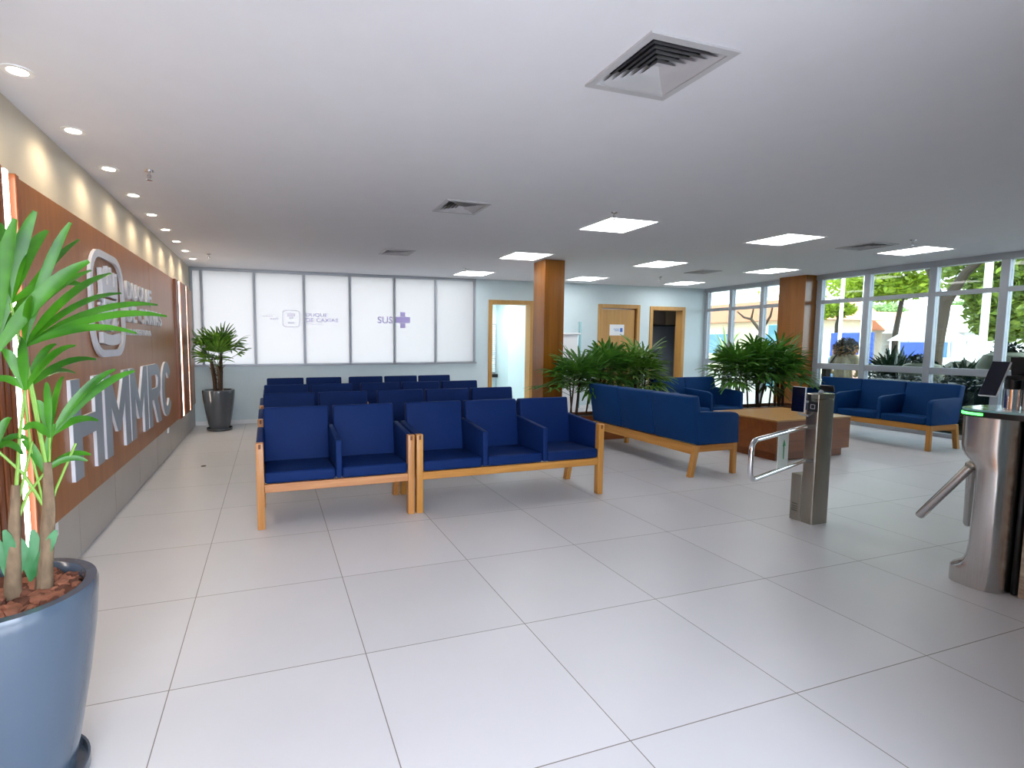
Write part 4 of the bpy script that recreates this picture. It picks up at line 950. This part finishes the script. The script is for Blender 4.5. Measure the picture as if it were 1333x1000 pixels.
# planters with spiky plants and clipped shrubs along the facade
def spiky(x, y, h, label, n=110):
    t = thing('spiky_plant', label, 'shrub', (x, y, GZ), 0, 'dark spiky plants along the facade')
    b = B()
    for k in range(n):
        a = random.uniform(0, 6.28); e = random.uniform(.35, 1.45); d = Vector((math.cos(a)*math.cos(e), math.sin(a)*math.cos(e), math.sin(e))); z = random.uniform(.4, .66)*h
        b.leaflet((random.uniform(-.12, .12), random.uniform(-.15, .15), z), Vector((0, 0, z))+d*h*random.uniform(.28, .44), .055, (0, 0, .03), Vector((0, 0, 1))+d.orthogonal()*.4, 4, .15)
    b.obj('leaves', M['agave'], t)
    b = B(); b.ball((0, 0, h*.38), .26, 2, (.8, 1.1, h*1.2), .12); b.obj('base_mass', M['agave'], t)
for x, y, h, l in ((11.3, 6.62, 1.56, 'dark spiky plant outside beside the curly-haired person'), (12.6, 7.35, 1.6, 'dark spiky plant outside above the middle of the facade sofa'), (11.5, 5.62, 1.46, 'dark spiky plant outside in front of the clipped shrubs')): spiky(x, y, h, l)
def dome(x, y, r, h, m, label):
    t = thing('clipped_shrub', label, 'shrub', (x, y, GZ))
    b = B(); b.tube([(0, 0, 0), (0, 0, h*.5)], .05, 8); b.obj('stem', M['treebark'], t)
    b = B(); b.ball((0, 0, h-r), r*.95, 3, (1, 1, 1), .02); crown(b, (0, 0, h-r), r, (1, 1, 1), 1500, .06, 5); b.obj('crown', M[m], t, smooth=False)
dome(12.7, 6.3, .42, 1.36, 'hedge', 'olive clipped round shrub outside the facade'); dome(12.6, 5.45, .42, 1.44, 'hedge', 'larger olive clipped shrub outside, next to the white pole')
for x, y, l, s in ((10.75, 5.88, 'pale stone urn outside holding small plants', 1.), (10.9, 4.85, 'rounded pale boulder-shaped planter outside', 1.15)):
    t = thing('stone_planter', l, 'planter', (x, y, GZ))
    b = B(); b.lathe([(0, 0), (.2*s, 0), (.26*s, .3), (.28*s, .9*s), (.3*s, 1.15*s), (.24*s, 1.3*s), (.16*s, 1.34*s), (0, 1.3*s)], n=24); b.obj('body', M['concrete'], t)
    b = B(); crown(b, (0, 0, 1.36*s), .2, (1, 1, .6), 200, .1, 9); b.obj('plant', M['agave'], t, smooth=False)
b = B(); b.box(XF+.12, XF+.5, YR, YB, GZ, .0, .01, 1); struct(b.obj('kerb', M['concrete'], smooth=False), 'low concrete kerb along the outside of the facade')
def hedge(y0, y1, label):
    t = thing('low_hedge', label, 'hedge', (10.33, (y0+y1)/2, GZ), 0, 'low dark hedges along the facade')
    n = int((y1-y0)*1500); rnd = random.Random(int(y0*10)); b = B(); b.box(-.14, .14, -(y1-y0)/2+.05, (y1-y0)/2-.05, .0, 1.05, .05, 2)
    for k in range(n):
        p = Vector((rnd.uniform(-.18, .18), rnd.uniform(y0-y1, y1-y0)/2, rnd.uniform(.05, 1.14)))
        d = Vector((rnd.gauss(0, 1), rnd.gauss(0, 1), rnd.gauss(0, 1))).normalized(); q = d.orthogonal().normalized(); L = rnd.uniform(.05, .09)
        b.quad(p-d*L/2, p+q*L*.22, p+d*L/2, p-q*L*.22)
    b.obj('leaves', M['agave'], t, smooth=False)
hedge(5.02, 6.48, 'low dark hedge outside behind the middle of the facade sofa'); hedge(3.45, 4.95, 'low dark hedge outside behind the tripod turnstile reader'); hedge(1.9, 3.4, 'low dark hedge outside beyond the end of the glazed bays')
# poles
def pole(x, y, h, r, label, arm=0):
    t = thing('light_pole', label, 'pole', (x, y, GZ), 0, 'white poles outside the facade')
    b = B(); b.tube([(0, 0, 0), (0, 0, h)], r, 12); b.obj('shaft', M['pole'], t)
    b = B(); b.lathe([(0, 0), (r*2.2, 0), (r*2.2, .02), (r, .06), (0, .06)], n=16); b.obj('base_plate', M['pole'], t)
pole(13.6, 6.45, 7., .06, 'thick white pole outside between the clipped shrub and the leaning tree')
pole(17.0, 11.5, 6., .05, 'slim white pole outside in front of the blue board'); pole(17.0, 10.85, 6., .06, 'slim white pole outside next to the facade mullion'); pole(17.8, 11.2, 6., .05, 'white pole outside in front of the yellow-green tree')
pole(11.6, 4.62, 5., .04, 'thin white pole outside at the edge of the glazed door')
# houses and street furniture
def house(label, x, y, w, d, h, wallm, roofm, wins, rz=0.):
    t = thing('house', label, 'house', (x, y, GZ), rz)
    b = B(); b.box(0, d, -w/2, w/2, 0, h); b.obj('wall', M[wallm], t, smooth=False)
    b = B(); b.prism([(-w/2-.5, h), (w/2+.5, h), (w/2-.6, h+1.1), (-w/2+.6, h+1.1)], -.6, d+.3, 'x'); b.obj('roof', M[roofm], t, smooth=False)
    for (yy, z, ww, hh, mm) in wins:
        b = B(); b.box(-.06, -.0, yy-ww/2, yy+ww/2, z, z+hh); b.obj('window', M[mm], t, smooth=False)
house('cream house with a terracotta roof across the street', 27.0, 24.2, 8.5, 5, 2.9, 'plaster', 'rooftile', [(-2.0, .9, 1.2, 1.2, 'winblue'), (1.4, 1.0, 1.3, 1.2, 'winblue'), (3., .2, 1.0, 2.0, 'winblue')])
house('low brown-roofed house behind the blue board', 33.6, 22.9, 5.0, 5, 2.4, 'plaster2', 'rooftile', [(-1.0, .9, 1.2, 1., 'winblue'), (1.2, .9, 1.2, 1.0, 'winblue')])
house('white building behind the planters', 33.5, 17.3, 4.4, 4, 2.2, 'plaster2', 'plaster2', [(-.8, .9, 1.1, .9, 'winblue'), (1.0, .9, 1.1, .9, 'winblue')])
house('white kiosk behind the olive shrub', 26.0, 13.9, 2.0, 2, 2.1, 'plaster2', 'plaster2', [(-.2, 1.1, .8, .6, 'winblue')])
t = thing('blue_board', 'blue hoarding board on posts outside behind the curly-haired person', 'board', (20.3, 13.35, GZ))
b = B(); b.box(0, .08, -.75, .72, .95, 2.05, .01, 1); b.obj('panel', M['blueboard'], t, smooth=False)
for yy in (-.65, .6):
    b = B(); b.box(.08, .16, yy-.04, yy+.04, 0, 2.05); b.obj('post', M['pole'], t, smooth=False)
t = thing('parasol_tent', 'small blue and white awning stall outside behind the spiky plants', 'stall', (20.5, 11.1, GZ))
b = B(); b.prism([(-.9, 1.75), (.9, 1.75), (.2, 2.2), (-.2, 2.2)], -.5, .5, 'x'); b.obj('awning', M['plaster2'], t, smooth=False)
b = B(); b.box(-.55, -.5, -.25, .45, 1.1, 1.7); b.obj('banner', M['blueboard'], t, smooth=False)
for sx in (-.45, .45):
    for sy in (-.8, .8):
        b = B(); b.tube([(sx, sy, 0), (sx, sy, 1.76)], .03, 8); b.obj('post', M['pole'], t)
t = thing('teal_kiosk', 'teal kiosk with glass front outside beside the pillar', 'kiosk', (18.0, 14.25, GZ))
b = B(); b.box(0, 1, -.55, .55, 0, 2.35, .02, 1); b.obj('body', M['teal'], t, smooth=False)
b = B(); b.box(-.02, 0, -.42, .42, .9, 2.0); b.obj('glass', M['winblue'], t, smooth=False)

# ------------------------------------------------------------------ people outside
def capsule(b, pts, rad, n=12):
    for p, r in zip(pts, rad): b.ball(p, r, 2)
    b.tube(pts, rad, n)
def remesh(b, name, m, parent, vox=.014, smooth=3):
    me = bpy.data.meshes.new('tmp'); b.bm.to_mesh(me); b.bm.free(); o = bpy.data.objects.new('tmp', me); COL.objects.link(o)
    r = o.modifiers.new('r', 'REMESH'); r.mode = 'VOXEL'; r.voxel_size = vox
    s = o.modifiers.new('s', 'SMOOTH'); s.factor = .5; s.iterations = smooth
    dg = bpy.context.evaluated_depsgraph_get(); dg.update()
    m2 = bpy.data.meshes.new_from_object(o.evaluated_get(dg)); bpy.data.objects.remove(o); bpy.data.meshes.remove(me)
    m2.name = name; m2.materials.clear(); m2.materials.append(m); m2.polygons.foreach_set('use_smooth', [True]*len(m2.polygons))
    o2 = bpy.data.objects.new(name, m2); COL.objects.link(o2); o2.parent = parent; return o2
def person(label, loc, rz, S, top, legs, hairm, curly, lean=.0, arms='down', tops=None):
    """facing +X locally, standing; S scales a 1.72 m figure"""
    t = thing('person', label, 'person', loc, rz); t.scale = (S, S, S)
    def L(x, y, z):  # lean the upper body about the hips
        if z > .92:
            dz = z-.92; return (x+dz*math.sin(lean)+0*(1), y, .92+dz*math.cos(lean)+(-x*math.sin(lean)))
        return (x, y, z)
    sh = [L(0, s*.175, 1.40) for s in (-1, 1)]
    if arms == 'down': el = [L(-.02, s*.235, 1.12) for s in (-1, 1)]; wr = [L(.06, s*.235, .88) for s in (-1, 1)]
    else: el = [L(.02, s*.27, 1.15) for s in (-1, 1)]; wr = [L(.24, s*.12, 1.10) for s in (-1, 1)]
    head = L(.02, 0, 1.60)
    b = B()
    b.ball(head, .098, 3, (1.05, .86, 1.2)); b.ball(Vector(head)+Vector((.035, 0, -.06)), .07, 2, (1, .85, .9))
    b.ball(Vector(head)+Vector((.108, 0, -.02)), .018, 2, (1, .8, 1.4))
    for s in (-1, 1): b.ball(Vector(head)+Vector((-.005, s*.088, -.015)), .024, 2, (.7, .4, 1.2))
    capsule(b, [L(0, 0, 1.38), L(.01, 0, 1.50), head], [.062, .054, .06])
    capsule(b, [L(0, 0, .95), L(0, 0, 1.15), L(0, 0, 1.33)], [.135, .125, .13]); capsule(b, [sh[0], L(0, 0, 1.38), sh[1]], [.06, .10, .06])
    for i, s in enumerate((-1, 1)):
        capsule(b, [sh[i], el[i], wr[i]], [.056, .044, .030])
        w = Vector(wr[i]); dr = (w-Vector(el[i])).normalized(); sd = Vector((0, 1, 0)) if abs(dr.y) < .8 else Vector((1, 0, 0)); sd = (sd-dr*sd.dot(dr)).normalized(); dn = dr.cross(sd)
        palm_ = w+dr*.05; b.ball(palm_, .032, 2, (1, 1, 1)); capsule(b, [w, w+dr*.085], [.028, .032])
        for q, (o_, ln) in enumerate(((-.027, .06), (-.009, .075), (.009, .07), (.027, .055))):
            a = w+dr*.09+sd*o_; capsule(b, [a, a+dr*ln*.55+dn*.006, a+dr*ln+dn*.02], [.0095, .0088, .0075], 8)
        a = w+dr*.035-sd*.03*s; capsule(b, [a, a+dr*.035-sd*.028*s, a+dr*.065-sd*.032*s], [.011, .010, .008], 8)
        capsule(b, [(0, s*.085, .93), (.015, s*.09, .50), (-.01, s*.09, .09)], [.09, .062, .042]); capsule(b, [(-.03, s*.09, .05), (.06, s*.095, .045), (.15, s*.10, .035)], [.042, .042, .03])
    remesh(b, 'body', M['skin'], t)
    b = B()
    capsule(b, [L(0, 0, .86), L(0, 0, 1.0), L(0, 0, 1.15), L(0, 0, 1.33)], [.165, .16, .148, .15]); capsule(b, [sh[0], L(0, 0, 1.385), sh[1]], [.078, .115, .078])
    for i in range(2): capsule(b, [sh[i], el[i], Vector(el[i]).lerp(Vector(wr[i]), .85)], [.076, .062, .048])
    remesh(b, 'jacket', M[top], t)
    b = B()
    for s in (-1, 1): capsule(b, [(0, s*.075, .90), (.015, s*.09, .50), (-.01, s*.09, .11)], [.118, .082, .066])
    remesh(b, 'trousers', M[legs], t)
    b = B()
    for s in (-1, 1): capsule(b, [(-.035, s*.09, .04), (.06, s*.095, .04), (.15, s*.10, .032)], [.05, .05, .036])
    remesh(b, 'shoe_pair', M['black'], t, .02)
    H = Vector(head); rnd = random.Random(3)
    if curly:
        b = B(); b.ball(H+Vector((-.035, 0, .01)), .135, 3, (1, 1.1, 1.1), .03); b2 = B()
        for k in range(360):
            v = Vector((rnd.gauss(0, 1), rnd.gauss(0, 1), rnd.gauss(0, 1))).normalized()
            if v.x > .55 and v.z < .5: continue
            p = H+Vector((-.035, 0, .0))+Vector((v.x*.14, v.y*.165, v.z*.165)); r = rnd.uniform(.008, .014)
            s = v.orthogonal().normalized(); u = v.cross(s)
            pts = [p+v*(.010*k2)+(s*math.cos(k2*1.5)+u*math.sin(k2*1.5))*.012 for k2 in range(6)]
            (b2 if (v.z < .25 and rnd.random() < .55) else b).tube(pts, [r*.7, r*.7, r*.6, r*.5, r*.45, r*.3], 5)
        h = b.obj('hair', M[hairm], t); b2.obj('hair_ends', M['hairtip'], h)
    else:
        b = B(); b.ball(H+Vector((-.018, 0, .028)), .108, 3, (1.05, .92, 1.12), .02); b.obj('hair', M[hairm], t)
    return t
person('person seen from behind with big curly hair and cream jacket outside the facade', (10.45, 6.98, GZ), .15, .99, 'jacket', 'trousers', 'hair', True, .12, 'front')
t = thing('shoulder_bag', 'dark olive shoulder bag hanging at the side of the curly-haired person', 'bag', (10.35, 7.22, GZ))
b = B(); b.box(-.06, .08, -.06, .06, .95, 1.2, .04, 3); b.obj('body', M['sleeve'], t)
b = B(); b.tube([(0, 0, 1.18), (.06, -.12, 1.42), (.05, -.17, 1.47)], .014, 8); b.obj('strap', M['sleeve'], t)
person('person in a light blue shirt standing farther outside beyond the glass', (12.6, 8.55, GZ), 2.9, .93, 'lightblue', 'trousers', 'hairblack', False)
person('person in a pale pink shirt standing outside beside the curly-haired person', (11.9, 7.75, GZ), 3.3, .96, 'pink', 'trousers', 'hairblack', False)

# ================================================================== light and camera
w = bpy.data.worlds.new('World'); sc.world = w; w.use_nodes = True
nt = w.node_tree; bg = nt.nodes['Background']
bg.inputs['Color'].default_value = (.77, .86, 1.0, 1); bg.inputs['Strength'].default_value = 4.4
su = bpy.data.lights.new('sun', 'SUN'); su.energy = 5.; su.angle = .02; su.color = (1, .98, .94)
so = bpy.data.objects.new('sun', su); COL.objects.link(so); so.rotation_euler = Vector((.10, .60, -.95)).to_track_quat('-Z', 'Y').to_euler(); so.location = (0, 0, 12)

f, cx, cy = 670.59, 572.86, 500.
P, Rr, Y = [math.radians(v) for v in (4.684, .1028, 18.2404)]
fw = Vector((math.sin(Y), math.cos(Y), 0)); rt = Vector((math.cos(Y), -math.sin(Y), 0)); up = Vector((0, 0, 1))
f2 = fw*math.cos(P)-up*math.sin(P); u2 = up*math.cos(P)+fw*math.sin(P)
r3 = rt*math.cos(Rr)+u2*math.sin(Rr); u3 = u2*math.cos(Rr)-rt*math.sin(Rr)
cam = bpy.data.cameras.new('camera'); co = bpy.data.objects.new('camera', cam); COL.objects.link(co)
mw = Matrix((( r3.x, u3.x, -f2.x, 0), (r3.y, u3.y, -f2.y, 0), (r3.z, u3.z, -f2.z, 1.4072), (0, 0, 0, 1)))
co.matrix_world = mw
cam.sensor_fit = 'HORIZONTAL'; cam.sensor_width = 36; cam.lens = f/1333*36; cam.shift_x = (666.5-cx)/1333; cam.clip_start = .02; cam.clip_end = 300
sc.camera = co
vs = sc.view_settings; vs.view_transform = 'Standard'; vs.look = 'None'; vs.gamma = 1; vs.use_curve_mapping = False; vs.exposure = 1.6
